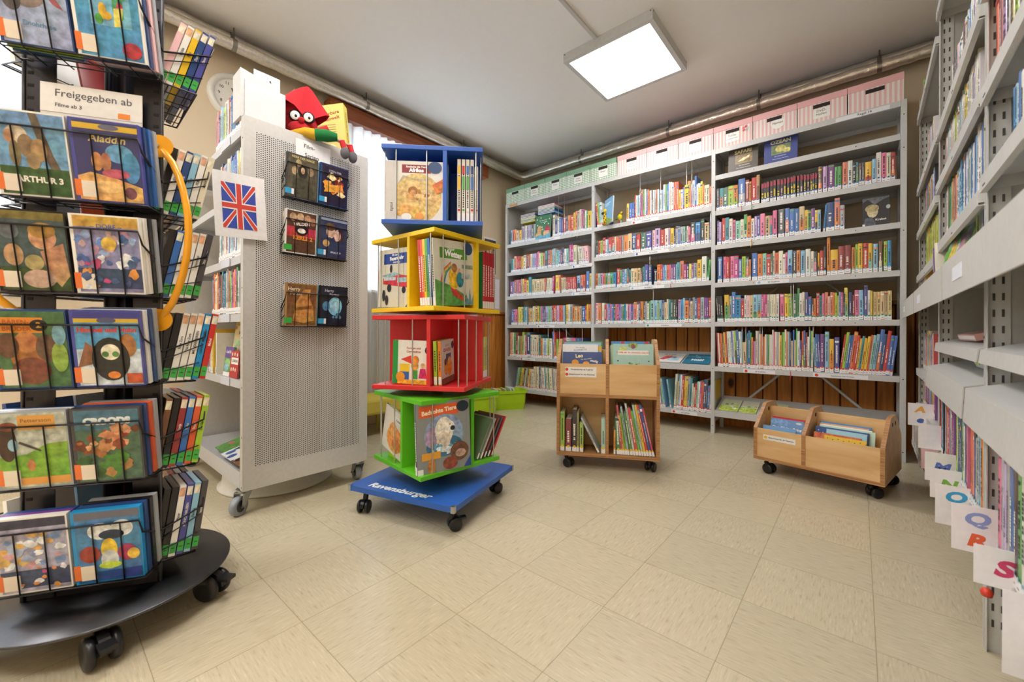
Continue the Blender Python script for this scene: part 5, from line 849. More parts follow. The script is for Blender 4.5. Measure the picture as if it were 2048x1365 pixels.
# blue tier (front face is 90 deg further round)
tb('blue',90,0,.235,.245,.014,[('r',0,0,1,1,'e6e2dc','paint'),('e',.55,.38,.42,.42,'d8b878'),('r',.28,.8,.78,.94,'8c2430','paint'),('t','Entdecke die Tiere',.53,.905,.045,'f4f0ec',0,.03),('t','Afrikas',.53,.845,.085,'ffffff',0,.05),('p',[(.2,.6),(.35,.72),(.6,.66),(.8,.7),(.78,.72),(.5,.7),(.3,.76)],'b8a488'),('e',.47,.5,.085,.075,'a87a3a'),('e',.47,.47,.05,.045,'d0a060'),('e',.45,.4,.1,.05,'c89a58'),('blobs',14,.45,.36,.85,.5,['c8a058','e2c890','a87c40'],.035,2),('p',[(.15,.08),(.6,.05),(.65,.2),(.3,.28)],'d8a860'),('p',[(.8,.6),(1,.72),(1,.5),(.88,.45)],'d0743a'),('r',0,0,.2,1,'cfcac4','paint'),('t','tiptoi',.1,.22,.07,'4a4a4e',90,.02),K1,('e',.36,.06,.09,.06,'f0ece4','paint'),('e',.58,.07,.08,.06,'e29a4a','paint')],'e9e6e0','d8d4ce','white picture book about African animals facing out of the blue tier')
for q,c in enumerate(('w','c')): tb('blue',90,.017+.014*q,.24,.25,.012,None,c,'w','%s picture book directly behind the African animals book, place %s'%(CN[c],'two' if q==0 else 'three'),x=.022+.004*q)
for q,(c,acc) in enumerate((('w','y'),('w','g'),('w','g'),('w','b'),('w','r'))):
    sp=[('r',0,0,1,1,'eae6dc','paint'),('e',.5,.4,.4,.35,'7ab04a'),('e',.6,.5,.2,.15,'e29a3a'),('e',.3,.3,.15,.15,'5a90c8'),('r',.2,.8,.8,.95,'3a70b0','paint')]
    o=tb('blue',180,.004+.018*(4-q),.225,.262-.006*(q==4)*5,.014,sp,'eae6dc','e4e0d8','white spine with %s title patch, %s of five leaning in the blue tier'%(CN[acc],ordn(q+1)),x=.02,yaw=4)
    MB().box((-.0018,.002,.135),(-.0010,.012,.19),['y','g','g','b','w'][q],'paint').build('title_patch',o); MB().box((-.0018,.002,.2),(-.0010,.012,.235),['y','r','b','B','w'][q],'paint').build('title_patch',o); MB().disc(.005,.001,['r','g','w','r','r'][q],'paint',10,T(-.0012,.007,.05)@RY(-90)).build('dot_sticker',o)
# yellow tier
tb('yellow',0,.01,.225,.255,.014,[('r',0,0,1,1,'ddd8c2','paint'),('r',.16,.74,.96,.92,'24469c','paint'),('t','Mit der',.5,.895,.05,'f4f2ec',0,.03),('t','Feuerwehr',.56,.835,.085,'ffffff',3,.05),('t','unterwegs',.56,.77,.045,'f4f2ec',0,.03),('p',[(.15,.4),(.95,.32),(.97,.52),(.6,.56),(.15,.5)],'cf3a2c'),('r',.18,.46,.55,.52,'c8ccd0'),('p',[(.1,.55),(.5,.6),(.7,.56),(.3,.5)],'9ab4b8'),('e',.35,.33,.07,.07,'26262a'),('e',.8,.29,.06,.06,'26262a'),('r',.6,.42,.88,.5,'a8c8d8'),('e',.4,.66,.04,.07,'2c2c30'),('e',.18,.2,.05,.1,'2c2c30'),('e',.28,.12,.05,.09,'30303a'),('p',[(.85,0),(1,0),(1,.14)],'24469c','paint')],'ddd8c2','c83a34','picture book with a red fire engine facing out of the yellow tier',lean=2)
tb('yellow',90,.004,.235,.27,.014,[('r',0,0,1,1,'dcd8c8','paint'),('r',.14,.72,.82,.88,'5a9a2c','paint'),('t','Unser',.42,.865,.06,'f4f2ec',0,.03),('t','Wetter',.47,.785,.12,'ffffff',-6,.06),K1]+[('p',[(.1+.02*i,.3),(.2+.018*i,.55-.01*i),(.4,.68-.02*i),(.4,.665-.02*i),(.215+.018*i,.54-.01*i),(.12+.02*i,.3)],c) for i,c in enumerate(('c8403a','e2903a','e2d04a','5aa04a','4a70b0'))]+[('p',[(0,.0),(.9,0),(.75,.15),(.4,.3),(0,.4)],'5f9a4a'),('e',.45,.42,.13,.17,'e2be24'),('e',.47,.58,.07,.07,'a0683a'),('e',.58,.52,.06,.06,'d8a888'),('e',.6,.4,.09,.12,'2f7a84'),('p',[(.35,.28),(.5,.24),(.72,.1),(.62,.08),(.42,.16)],'c0303a'),('p',[(.7,0),(.75,.2),(.8,.05),(.85,.28),(.88,.05),(.95,.2),(1,0)],'6a94a0'),('r',.66,.58,.95,.64,'8a9a88'),('r',.64,.42,.9,.5,'b8c0bc')],'dcd8c8','e6e2d6','picture book about weather with a rainbow, facing out of the yellow tier',lean=-4,x=.03)
for q,(c,l) in enumerate((('2667b0','deep blue'),('58a83a','green'),('ecc62a','bright yellow'),('e8542c','red and orange'),('cf2f30','red'))): tb('yellow',90,.020+.0145*q,.235,.27,.0135,None,c,c,'%s spine leaning beside the weather book in the yellow tier'%l,lean=-4,x=.026)
for q in range(5): tb('yellow',180,.004+.0165*(4-q),.235,.262,.0155,None,'b8242c' if q else '2f8a5a','b8242c' if q else 'c8242c','red spine with a grey band, %s of five in the yellow tier'%ordn(q+1),x=.02,yaw=3)
# red tier
tb('red',0,.02,.17,.185,.013,[('r',0,0,1,1,'e9e6dc','paint'),('r',0,0,.14,1,'2f9a46','paint'),('r',.14,0,1,.1,'e2aa3a'),('t','Formen und',.56,.82,.07,'b84a3a',0,.02),('t','Gegensätze',.56,.74,.075,'b84a3a',0,.02),('p',[(.22,.56),(.5,.66),(.52,.46)],'d8402c','paint'),('r',.2,.28,.46,.46,'ecc42a','paint'),('r',.2,.1,.45,.28,'3460a8','paint'),('e',.22,.16,.12,.11,'e89a2c','paint'),('e',.62,.55,.09,.1,'e29a3a'),('e',.6,.42,.1,.1,'dca04a'),('r',.54,.12,.68,.32,'4fa040'),('e',.82,.42,.07,.07,'e8c090'),('p',[(.75,.36),(.89,.36),(.93,.14),(.71,.14)],'c82a70'),('e',.95,.78,.09,.09,'2c3a5a','paint')],'e9e6dc','2f9a46','board book with coloured shapes and a green spine in the red tier',lean=1.5,x=.075)
tb('red',90,.095,.145,.185,.014,[('r',0,0,1,1,'ddd6d2','paint'),('t','Das bin ich',.45,.88,.05,'b84a3a'),('t','ICH & DU',.45,.77,.1,'c0403a',0,.05),('r',.35,.42,.75,.68,'4a5a78'),('e',.35,.36,.14,.16,'e2a03a'),('e',.62,.38,.18,.22,'e8902c'),('e',.62,.5,.11,.1,'e8b060'),('e',.3,.5,.09,.08,'4a3024'),('r',0,0,1,.14,'7a5a48'),('e',.88,.86,.1,.09,'2c3a5a','paint')],'ddd6d2','e8832a','small board book titled ICH & DU with an orange spine in the red tier',lean=-4,x=.035)
tb('red',90,.113,.145,.185,.014,None,'a8c83a','a8c83a','lime green spine beside the ICH & DU board book',lean=-4,x=.03)
for q,c in enumerate('YleYlW'): tb('red',180,.004+.0135*(5-q),.16,.2,.013,None,c,c,'%s spine, %s of six narrow books at the far side of the red tier'%(CN[c],ordn(q+1)),x=.02,grp='narrow books in the red tier')
# green tier
tb('green',90,.006,.235,.285,.016,[('r',0,0,1,1,'8a8e8e','paint'),('r',.05,.80,.78,.96,'e0602c','paint'),('t','Bedrohte Tiere',.42,.875,.085,'f6e8c8',4,.04),('e',.5,.52,.37,.3,'8aa0c0'),('e',.5,.36,.34,.15,'3a6a8a'),('e',.3,.5,.15,.15,'a890b0'),('e',.5,.58,.17,.2,'e6e0d2'),('e',.48,.42,.13,.15,'cfc6b4'),('e',.6,.62,.1,.09,'efeadf'),('e',.66,.6,.045,.035,'2c2c30'),('e',.61,.66,.012,.01,'1c1c20','paint'),('blobs',14,.25,.28,.75,.38,['dfe8ee','9ac0d4','5a90b0'],.05,8),('e',.78,.25,.18,.14,'6a4a34'),('e',.8,.22,.1,.06,'b89a8a'),('r',.08,.2,.42,.3,'e0a030','paint'),('e',.25,.1,.07,.11,'c07a34'),('e',.6,.1,.14,.09,'8a3a30'),('e',.86,.9,.12,.08,'1f3440','paint'),('r',0,0,.1,.09,'efeef0','paint'),('p',[(.86,0),(1,0),(1,.16)],'24469c','paint')],'8a8e8e','6a6e70','large grey picture book with a polar bear titled Bedrohte Tiere in the green tier',lean=-2,x=.0,yaw=-10).location.z-=.004
for q,c in enumerate('Oy'): tb('green',90,.034+.014*q,.235,.262,.012,None,'e8702c' if q==0 else 'W',c,'%s picture book edge showing behind the polar bear book'%('orange' if q==0 else 'cream'),x=.022)
tb('green',0,.012,.2,.2,.010,[('r',0,0,1,1,'e6e0d6','paint'),('e',.55,.35,.36,.3,'e29a4a'),('e',.45,.55,.18,.16,'e8a858'),('e',.65,.25,.2,.14,'c8702c'),('r',.4,.75,.9,.88,'f2eeea','paint'),('t','Katzen',.65,.81,.08,'2c2c30',0,.02)],'e6e0d6','8a3036','picture book with an orange cat leaning in the green tier',lean=14,x=.02)
tb('green',0,.026,.2,.21,.012,None,'b8d03a','c8dc6a','lime picture book behind the orange cat book in the green tier',x=.06)
for q,c in enumerate(('7a8a70','b8bcb8','8a5248','5a5e66','c03a40')): 
    (cx,cy),z,a=tt['green']; b=MB(); w_,h_,d_=.2,.19,.008; b.box((.002,.001,.001),(w_-.001,d_-.001,h_-.001),'e6dfd0','matte'); b.box((0,0,0),(w_,.0015,h_),c if q else '8fa088','gloss'); b.box((0,d_-.0015,0),(w_,d_,h_),c,'gloss'); b.box((-.0008,0,0),(.0025,d_,h_),c,'gloss')
    o=b.build('picture_book'); o.matrix_world=T(cx,cy,z)@RZ(a+45+180)@T(-hS+.02,-hS+.075+.021*(4-q)-.045,0.0)@RX(28); MB().box((-.0016,.0005,.004),(-.0007,d_-.0005,.03),'efeef0','paint').build('spine_label',o)
    tag(o,'%s thin picture book, %s of five slumped sideways in the green tier'%(['sage green','pale grey','brown','slate','red'][q],ordn(q+1)),'picture book')
# ================================================================== BIRCH BOOK CARTS
Myz=Matrix(((0,0,1,0),(1,0,0,0),(0,1,0,0),(0,0,0,1)))
def birch_panel(b,prof,x0,x1): b.prism(prof,x0,x1,'birch','birch',Myz,'birchedge','birchedge')
PAL['birch']='d6ab72'; PAL['birchedge']='a87848'
def arc(cy,cz,r,a0,a1,n=6): return [(cy+r*math.cos(math.radians(a0+(a1-a0)*i/n)),cz+r*math.sin(math.radians(a0+(a1-a0)*i/n))) for i in range(n+1)]
CM=T(-1.316,1.938,.075)@RZ(27.9); W1,D1=.561,.38
c1=thing('birch_book_cart',CM,'tall birch plywood book cart on black casters with open compartments below','book cart')
prof=[(0,0),(0,.525)]+arc(.15,.62,.042,155,90)+arc(D1-.15,.62,.042,90,25)+[(D1,.525),(D1,0)]
for x in (0,.282-.0085,W1-.017):
    b=MB(); birch_panel(b,prof,x,x+.017); b.build('side_panel' if x!=.282-.0085 else 'middle_panel',c1,bevel=.001)
for (xa,xb) in ((.017,.2735),(.2905,W1-.017)):
    for y in (.006,D1-.018): MB().box((xa,y,.352),(xb,y+.012,.523),'birch','birch').build('front_board' if y<.1 else 'back_board',c1)
    MB().box((xa,.001,.335),(xb,D1-.001,.352),'birch','birchedge').build('shelf',c1)
    MB().box((xa,.001,0),(xb,D1-.001,.02),'birch','birchedge').build('base_board',c1)
    MB().box((xa,D1*.5-.004,.02),(xb,D1*.5+.004,.335),'birch','birch').build('centre_board',c1)
    MB().box((xa,D1*.5-.004,.352),(xb,D1*.5+.004,.60),'birch','birch').build('upper_divider',c1)
b=MB().box((.048,.0045,.448),(.222,.0058,.505),'f0eeea','paint')
for i,tx in enumerate(('Kinderbücher ab 3 Jahren','Bilderbücher für die Kleinsten')): b.text(tx,.0118,'2a2a30',T(.142,.0042,.491-.028*i)@RX(90),bold=.02); b.disc(.0085,.0008,'e0442c','paint',16,T(.057,.0044,.491-.028*i)@RX(90))
b.build('paper_label',c1)
for x,y,a in ((.05,.05,60),(W1-.05,.05,150),(.05,D1-.05,0),(W1-.05,D1-.05,70)): caster(c1,T(x,y,0)@RZ(a),.026,.024,'1a1a1c',h=.075)
def cart_book(M0,x,y,z,w,h,d,col,spec,label,tilt=-12,name='picture_book',r=0,grp=None):
    b=MB(); b.box((.002,.0015,.001),(w-.001,d-.0015,h-.001),'e6dfd0','matte'); b.box((0,0,0),(w,.0015,h),col,'gloss'); b.box((0,d-.0015,0),(w,d,h),col,'gloss'); b.box((-.0005,0,0),(.0025,d,h),col,'gloss')
    if spec: art(b,w,h,spec,RX(90))
    o=b.build(name); o.matrix_world=M0@T(x,y,z)@RX(tilt)@RY(r); return tag(o,label,'picture book',grp)
cart_book(CM,.028,.03,.353,.225,.235,.008,'39508a',[('r',0,0,1,1,'39508a','paint'),('t','Leo',.44,.92,.12,'f0e0a0',6,.03),('t','ich ganz schön',.6,.82,.045,'c8c8c0',8),('t','mutig',.8,.79,.08,'f0ece4',-8,.03),('e',.32,.7,.09,.09,'e8a028','paint'),('e',.62,.7,.08,.06,'e8a028','paint'),('e',.45,.6,.3,.12,'4f7ab8')],'navy picture book titled Leo at the front of the tall birch cart','','picture_book') if False else None
cart_book(CM,.028,.028,.353,.225,.24,.008,'39508a',[('r',0,0,1,1,'39508a','paint'),('t','Leo',.42,.90,.12,'f0e0a0',6,.03),('t','ich ganz schön',.6,.83,.045,'c8c8c0',8),('t','mutig',.8,.78,.08,'f0ece4',-8,.03),('e',.32,.74,.09,.07,'e8a028','paint'),('e',.6,.72,.08,.05,'e8a028','paint')],'navy picture book titled Leo at the front of the tall birch cart')
cart_book(CM,.024,.044,.353,.205,.285,.008,'e4e4e6',[('r',0,0,1,1,'e6e6e8','paint'),('t','Wir werden',.5,.93,.035,'9aa0a8'),('t','ALLERBESTE',.5,.88,.05,'8a90a8',4)],'white picture book directly behind the navy Leo book')
cart_book(CM,.06,.060,.353,.19,.275,.008,'e2b84a',[('r',0,0,1,1,'e2b84a','paint'),('r',.6,.7,.95,.9,'a8c8dc')],'yellow picture book edge showing behind the white one in the tall cart')
cart_book(CM,.026,.10,.353,.22,.295,.01,'8fb8d8',None,'pale blue picture book second from the back of the tall cart')
cart_book(CM,.035,.135,.353,.22,.30,.01,'5a9a4a',None,'green picture book at the back of the left upper tray')
cart_book(CM,.315,.030,.353,.22,.29,.01,'a8ccc0',[('r',0,0,1,1,'a8ccc2','paint'),('r',.12,.78,.88,.87,'efe9e4','paint'),('t','KOMM MIT IN UNSEREN GARTEN',.5,.825,.042,'c87868',-1,.02),('e',.5,.97,.12,.06,'8aa858'),('e',.5,.95,.05,.05,'8a4a5a'),('e',.25,.9,.09,.04,'c8d47a'),('blobs',14,.3,.5,.75,.62,['8fb858','c8d88a','6a9a58'],.03,5),('e',.12,.66,.02,.012,'2c3a3a','paint'),('e',.88,.66,.02,.012,'2c3a3a','paint')],'mint green garden picture book at the front of the right upper tray')
for q,(c,dy,dx,hh,l) in enumerate((('b8d0a8',.046,-.012,.285,'sage'),('8fc0d0',.06,-.016,.28,'pale turquoise'),('e8e0c8',.075,-.018,.275,'cream'),('4f8fd0',.135,-.008,.302,'bright blue'))): cart_book(CM,.315+dx,dy,.353,.22,hh,.01,c,[('e',.3,.97,.05,.03,'c0484a','paint'),('e',.92,.97,.06,.03,'c0484a','paint')] if q==3 else None,'%s picture book edge behind the mint garden book'%l)
def spine_book(M0,x,y,z,w,h,d,col,lean,label,txt='',dot='f0c22c'):
    b=MB(); M=M0@T(x,y,z)@RY(lean); book_geo(b,w,h,d,col,'n',hash(label)%9999 if False else int(x*9999),label=False)
    if txt: b.text(txt,w*.62,'efe6da' if contrast(C(col))=='f2efe6' else '2c2c30',T(w*.5,-.0012,h*.55)@RX(90)@RZ(90),bold=.02)
    o=b.build('book'); o.matrix_world=M
    s=MB().box((0,-.0016,.002),(w,-.0012,.028),'efeef0','paint'); s.disc(min(.007,w*.45),.0004,dot,'paint',14,T(w/2,-.0014,.03)@RX(90)); s.build('spine_label',o)
    return tag(o,label,'book')
for (x,w,h,c,l,tx) in ((.020,.024,.225,'l','lime green book standing against the side in the left lower compartment',''),(.05,.033,.185,'8a2a2c','dark red thick book in the left lower compartment',''),(.088,.025,.24,'2c2424','tall black book lettered in red and white in the left lower compartment','MORITZ'),(.114,.012,.225,'8a8a4a','narrow olive book beside the tall black one',''),(.13,.02,.17,'a8c85a','short light green book in the left lower compartment','')): spine_book(CM,x,.012,.0205,w,h,.16,c,0,l,tx)
spine_book(CM,.232,.012,.022,.010,.215,.17,'c8ccd0',-27,'thin grey book leaning steeply in the left lower compartment')
spine_book(CM,.25,.012,.0205,.022,.195,.17,'a8ccbc',0,'mint book against the middle panel of the tall cart')
R13=[(.296,.010,.13,'e29a34',0),(.312,.022,.205,'2f8a44',-3),(.334,.011,.275,'c84a58',-6),(.346,.011,.22,'e89a3a',-8),(.358,.013,.235,'6aae2c',-9),(.372,.010,.27,'b8c4d0',-10),(.385,.016,.235,'5a8a3a',-10),(.403,.010,.29,'d8dcdc',-11),(.415,.015,.265,'d03c34',-11),(.432,.012,.25,'6ab03c',-12),(.446,.010,.285,'a8c8d0',-12),(.458,.012,.285,'ecc02a',-12),(.472,.013,.285,'d83a2c',-13),(.487,.013,.285,'2c4f98',-13),(.503,.011,.27,'b82a4a',-14)]
R13N='orange,thick green,crimson,amber,grass green,silver blue,forest green,white,scarlet,leaf green,pale blue,golden yellow,bright red,royal blue,raspberry'.split(',')
for i,(x,w,h,c,l) in enumerate(R13): spine_book(CM,x+.022,.012,.0205,w,h,.17,c,l*.9,'%s book, %s in the slanting row of the right lower compartment'%(R13N[i],ordn(i+1)))
# low cart
LM=T(-.448,2.615,.075)@RZ(-10.9); W2,D2=.55,.41
c2=thing('low_birch_cart',LM,'low birch plywood picture book trough on black casters with rounded side panels','book cart')
prof=[(0,0),(0,.175)]+arc(D2/2-.05,.258,.042,150,90)+arc(D2/2+.05,.258,.042,90,30)+[(D2,.175),(D2,0)]
for x in (0,.235-.0085,W2-.017):
    b=MB(); birch_panel(b,prof,x,x+.017)
    for y in (D2/2-.035,D2/2+.035): b.disc(.011,.0008,'4a3018','matte',14,T(x+.0171,y,.262)@RY(90)); b.disc(.011,.0008,'4a3018','matte',14,T(x-.0009,y,.262)@RY(90))
    b.build('side_panel' if x!=.235-.0085 else 'middle_panel',c2,bevel=.002)
for (xa,xb) in ((.017,.2265),(.2435,W2-.017)):
    for y in (.005,D2-.017): MB().box((xa,y,.016),(xb,y+.012,.172),'birch','birch').build('front_board' if y<.1 else 'back_board',c2)
    MB().box((xa,.001,0),(xb,D2-.001,.016),'birch','birchedge').build('base_board',c2)
    MB().box((xa,D2*.5-.006,.016),(xb,D2*.5+.006,.275),'birch','birch').build('centre_board',c2)
b=MB().box((.048,.0035,.115),(.2,.0048,.143),'f0eeea','paint'); b.text('Bilderbücher für die Kleinsten',.0098,'2a2a30',T(.133,.0032,.129)@RX(90),bold=.02); b.disc(.0085,.0008,'f0c22c','paint',16,T(.06,.0034,.129)@RX(90)); b.build('paper_label',c2)
for x,y,a in ((.045,.05,75),(W2-.06,.05,140),(.05,D2-.05,0),(W2-.05,D2-.06,60)): caster(c2,T(x,y,0)@RZ(a),.027,.024,'1a1a1c',h=.075)
cart_book(LM,.062,.03,.03,.155,.205,.012,'5f88bc',[('r',0,0,1,1,'6a92c4','paint'),('e',.3,.9,.3,.08,'7aa4d0'),('t','Der Kleine Prinz',.5,.76,.1,'f4f4f2',0,.02,.25),('e',.85,.93,.09,.03,'c8d4e4','paint')],'blue board book titled Der Kleine Prinz at the front of the low cart',tilt=-14,name='board_book')
for q,(x,y,w,h,c,l) in enumerate(((.025,.022,.16,.17,'7aa8d8','sky blue board book peeking out beside the blue titled one'),(.055,.046,.16,.2,'e2dfc8','cream board book with tabs behind the blue titled one'),(.052,.064,.16,.205,'d8e0a8','pale green board book behind the cream one'),(.05,.08,.165,.215,'c83038','red board book corner in the left half of the low cart'),(.065,.094,.155,.212,'6a9ad0','mid blue board book at the back of the left half'))): cart_book(LM,x,y,.02,w,h,.011,c,None,l,tilt=-14,name='board_book')
for q,(x,y,w,h,c,l,sp) in enumerate(((.31,.020,.165,.168,'e2b82a','yellow board book with black dots lying lowest in the low cart',[('r',0,0,1,1,'e8c02c','paint')]+[('e',.08+.13*i,.93-.03*(i%2),.014,.012,'2a2a24','paint') for i in range(8)]+[('r',.2,.78,.85,.88,'d8d8cc','paint')]),(.262,.034,.19,.175,'c85a34','rust red board book behind the dotted yellow one',[('r',0,0,1,1,'c85a34'),('r',.05,.8,.3,.85,'e0904a','paint')]),(.31,.05,.16,.195,'9ccada','light blue board book with red lettering in the low cart',[('r',0,0,1,1,'9ccada','paint'),('t','Mein erstes Buch',.5,.82,.06,'c0484a')]),(.26,.064,.215,.2,'2c4f90','navy board book with white dots in the low cart',[('r',0,0,1,1,'2c4f90','paint')]+[('e',.06+.09*i,.9-.05*(i%2),.012,.012,'e8ecf0','paint') for i in range(10)]),(.275,.08,.22,.205,'b8d8c8','pale green board book behind the navy dotted one',None),(.27,.095,.21,.208,'e8ecec','white board book near the back of the low cart',None),(.265,.11,.2,.212,'e2a878','peach board book near the back of the low cart',None),(.262,.125,.21,.218,'4f8ac8','mid blue board book at the very back of the low cart',None))): cart_book(LM,x,y,.02,w,h,.011,c,sp,l,tilt=-14,name='board_book')
for q,(x,w,c) in enumerate(((.06,.14,'8f9aa4'),(.2,.12,'cfa878'))): cart_book(LM,x,D2/2+.06,.02,w,.245+.01*q*0,.02,c,None,'%s board book in the rear trough behind the low cart centre board'%('grey' if q==0 else 'striped tan'),tilt=12,name='board_book')
# ================================================================== LIME BINS
def bin_(M,w,d,h,label):
    t=thing('storage_bin',M,label,'storage bin','lime green plastic bins by the wall shelving')
    def ring(s,z,r=.03):
        pts=[]
        for cx,cy,a0 in ((w/2-r,d/2-r,0),(-w/2+r,d/2-r,90),(-w/2+r,-d/2+r,180),(w/2-r,-d/2+r,270)):
            for i in range(5): a=math.radians(a0+22.5*i); pts.append(((cx+r*math.cos(a))*s,(cy+r*math.sin(a))*s,z))
        return pts
    rs=[ring(.84,0),ring(.90,.06),ring(.905,.062),ring(.93,h-.03),ring(1.0,h-.028),ring(1.0,h),ring(.97,h),ring(.92,h-.03),ring(.83,.006)]
    vs=[p for r in rs for p in r]; n=20; fs=[(i*n+j,i*n+(j+1)%n,(i+1)*n+(j+1)%n,(i+1)*n+j) for i in range(len(rs)-1) for j in range(n)]
    b=MB(); b.add(vs,fs,'a6cc12','plastic'); b.add(rs[-1],[tuple(range(n))],'a6cc12','plastic'); b.add(rs[0],[tuple(range(n))[::-1]],'a6cc12','plastic'); b.build('bin_body',t)
    MB().box((w/2-.004,-.06,h-.02),(w/2+.018,.06,h-.002),'a6cc12','plastic').build('handle',t); MB().box((-w/2-.018,-.06,h-.02),(-w/2+.004,.06,h-.002),'a6cc12','plastic').build('handle',t)
    return t
B1=T(-2.735,3.115,0)@RZ(58); bin_(B1,.385,.24,.19,'lime green plastic bin packed with small booklets at the wall shelving corner')
B2=T(-2.745,2.70,0)@RZ(70); bin_(B2,.36,.26,.19,'lime green plastic bin half hidden behind the book tower')
rn=random.Random(4)
for i,c in enumerate(['efe2b0','d8e0e8','9ab0b8','e8d8b8','e2c088','c8d8c0','e8ecf0','dfe4ea']):
    b=MB().box((-.006,-.075,0),(.006,.075,.2),c,'gloss'); b.box((-.0064,-.06,.14),(-.006,.06,.17),jit('cSbgyo'[i%6]),'art'); o=b.build('booklet'); o.matrix_world=B1@T(-.13+.035*i,0,.02)@RY(-24+rn.uniform(-5,8)); tag(o,'%s booklet leaning in the lime bin, %s from the window wall'%(['cream','pale blue','slate','ivory','tan','pale green','white','silver'][i],ordn(i+1)),'booklet')
for i,c in enumerate(['e8c83a','efe6c8','3a4a5a','d8dcb0','c8a83a']):
    b=MB().box((-.006,-.08,0),(.006,.08,.205),c,'gloss'); o=b.build('booklet'); o.matrix_world=B2@T(-.04+.04*i,0,.02)@RY(-18+7*i); tag(o,'%s booklet in the bin behind the book tower'%['bright yellow','cream','dark slate','pale olive','mustard'][i],'booklet')
# ================================================================== RIGHT SHELVING
RM=T(.267,3.357,0)@RZ(-90.91); rs_=thing('perforated_post_shelving',RM,'light grey metal shelving with slotted posts along the right wall','shelving')
RXS=[0,.915,1.83,2.745]; RD=.30; G2='c8c7c4'
for x in RXS:
    for y0 in (0,RD-.04):
        b=MB(); b.box((x-.004,y0,0),(x+.004,y0+.04,2.14),G2); b.box((x-.016,y0,0),(x+.016,y0+.0025,2.14),G2)
        if y0==0:
            for k in range(52):
                for yy in (.011,.026): b.box((x-.0046,yy,.06+k*.04),(x+.0046,yy+.0045,.078+k*.04),'4c4a48','matte')
        for k in range(4): b.disc(.004,.0006,'3c3b3b','matte',8,T(x-.010,y0-.0002,.25+.52*k)@RX(90))
        b.build('upright',rs_)
    MB().box((x-.001,.04,.04),(x+.001,RD-.04,2.1),'b2b0aa').build('side_panel',rs_)
RL=[[2.03,1.615,1.36,1.11,.577,.375,.13],[2.11,1.61,1.39,1.14,.29],[2.1,1.9,1.63,1.375,1.163,.27]]
for i in range(3):
    x0,x1=RXS[i]+.016,RXS[i+1]-.016
    for z in RL[i]:
        b=MB(); yq=0 if (i and z<.3) else -.012; channel(b,x0,x1,yq,RD,z,.012 if yq==0 else .038,G2)
        for u in (.04,.5): b.box((x0+(x1-x0)*u,yq-.0005,z-.03),(x0+(x1-x0)*u+.025,yq+.0002,z-.026),'5a5856','matte')
        b.build('shelf',rs_)
    b=MB(); channel(b,x0,x1,-.03,RD,.984,.03,G2); b.prism([(-.03,.984),(-.075,.955),(-.075,.865),(-.072,.865),(-.072,.953),(-.03,.98)],x0,x1,G2,'paint',Myz); ty=b.build('display_tray',rs_)
    MB().box((x0+.18,-.0765,.895),(x0+.30,-.0752,.925),'e4e8f2','paint').build('tray_label',ty)
    if i>0:
        for z,o_,q_ in ((.742,.01,.035),(.645,.035,.085)):
            b=MB(); b.prism([(-o_,z-.002),(-o_-.004,z-q_),(-o_-.001,z-q_),(-o_+.003,z-.004),(RD-.02,z+.075),(RD-.02,z+.078)],x0,x1,G2,'paint',Myz); b.build('display_flap',rs_)
    MB().box((x0,RD-.004,.02),(x1,RD,2.1),'9d9a94').build('back_panel',rs_)
def rrow(bay,z,seq,d0,grp,place,w=.02,h=.2,depth=.15,y=.012,vis=.5,gap=.012,lean=0,dot='c'):
    x=RXS[bay]+.02+d0; n=0; rn=random.Random(int(z*77)+bay)
    for c in seq.split():
        if c=='_': x+=.045; continue
        n+=1; ww=w*rn.uniform(.75,1.25); hh=h*rn.uniform(.93,1.07)
        if x+ww>RXS[bay+1]-.02: break
        pool(RM@T(x,y,z+.001)@RY(lean),ww-.0006,hh,depth,c,dot,'%s from the far end, %s'%(ordn(n),place),grp,vis); x+=ww
rrow(0,2.031,'l G Y g','0' and .0,'books on the far right shelves','uppermost far right shelf',.02,.2)
rrow(0,1.616,'W r b y w z P y w b r l w',.3,'books on the far right shelves','second shelf of the far right bay')
rrow(0,1.361,'k R r w b P B g G y O r w b g y r c w P b k',.15,'books on the far right shelves','third shelf of the far right bay',vis=.7)
rrow(0,1.111,'l Y l Y l o Y l l Y l Y l Y e l Y l Y l',.2,'books on the far right shelves','lime row of the far right bay',.026,.21,vis=.9)
rrow(0,.985,'Y W w d s P _ e e A e w b y',.05,'books on the far right shelves','display tray level of the far right bay',.02,.13,.14,y=.0)
rrow(0,.578,'c O w y P b r O Y w b g w r y c k w O b P e W r',.1,'books on the far right shelves','brown and yellow row of the far right bay',.02,.2,vis=.8,dot='y')
rrow(0,.376,'l n h P B R m p p v b r w c z n y l r m p',.1,'books on the far right shelves','purple row of the far right bay',.028,.165,vis=.8,dot='y')
rrow(0,.131,'W w W e w h W W w s w e W w c w W h',.02,'books on the far right shelves','lowest row of the far right bay',.03,.21,.2,y=-.03)
rrow(1,2.111,'c w K w w P b w k w c w B w w c w s w K b w P w',.3,'books on the middle right shelves','uppermost shelf of the middle right bay',.022,.18,vis=.7)
rrow(1,1.611,'w k k K k B h w c w w K R w k w c b w w P w w c w w',.2,'books on the middle right shelves','pale row of the middle right bay',.021,.17,vis=.7)
rrow(1,1.391,'h w W w c w w h W w w l Y w w W c w w W y Y w w W w w P w w W w',.05,'books on the middle right shelves','white row of the middle right bay',.021,.18,vis=.8)
rrow(1,1.141,'w W k g g W o A R S w c c z w b w c W z w b c w w b w w b',.06,'books on the middle right shelves','green to blue row, middle right bay',.027,.21,vis=1)
pool(RM@T(RXS[1]+.07,-.02,.986)@RY(-26),.03,.15,.13,'p','c','leaning beside the display tray, middle right bay','books on the middle right shelves',1)
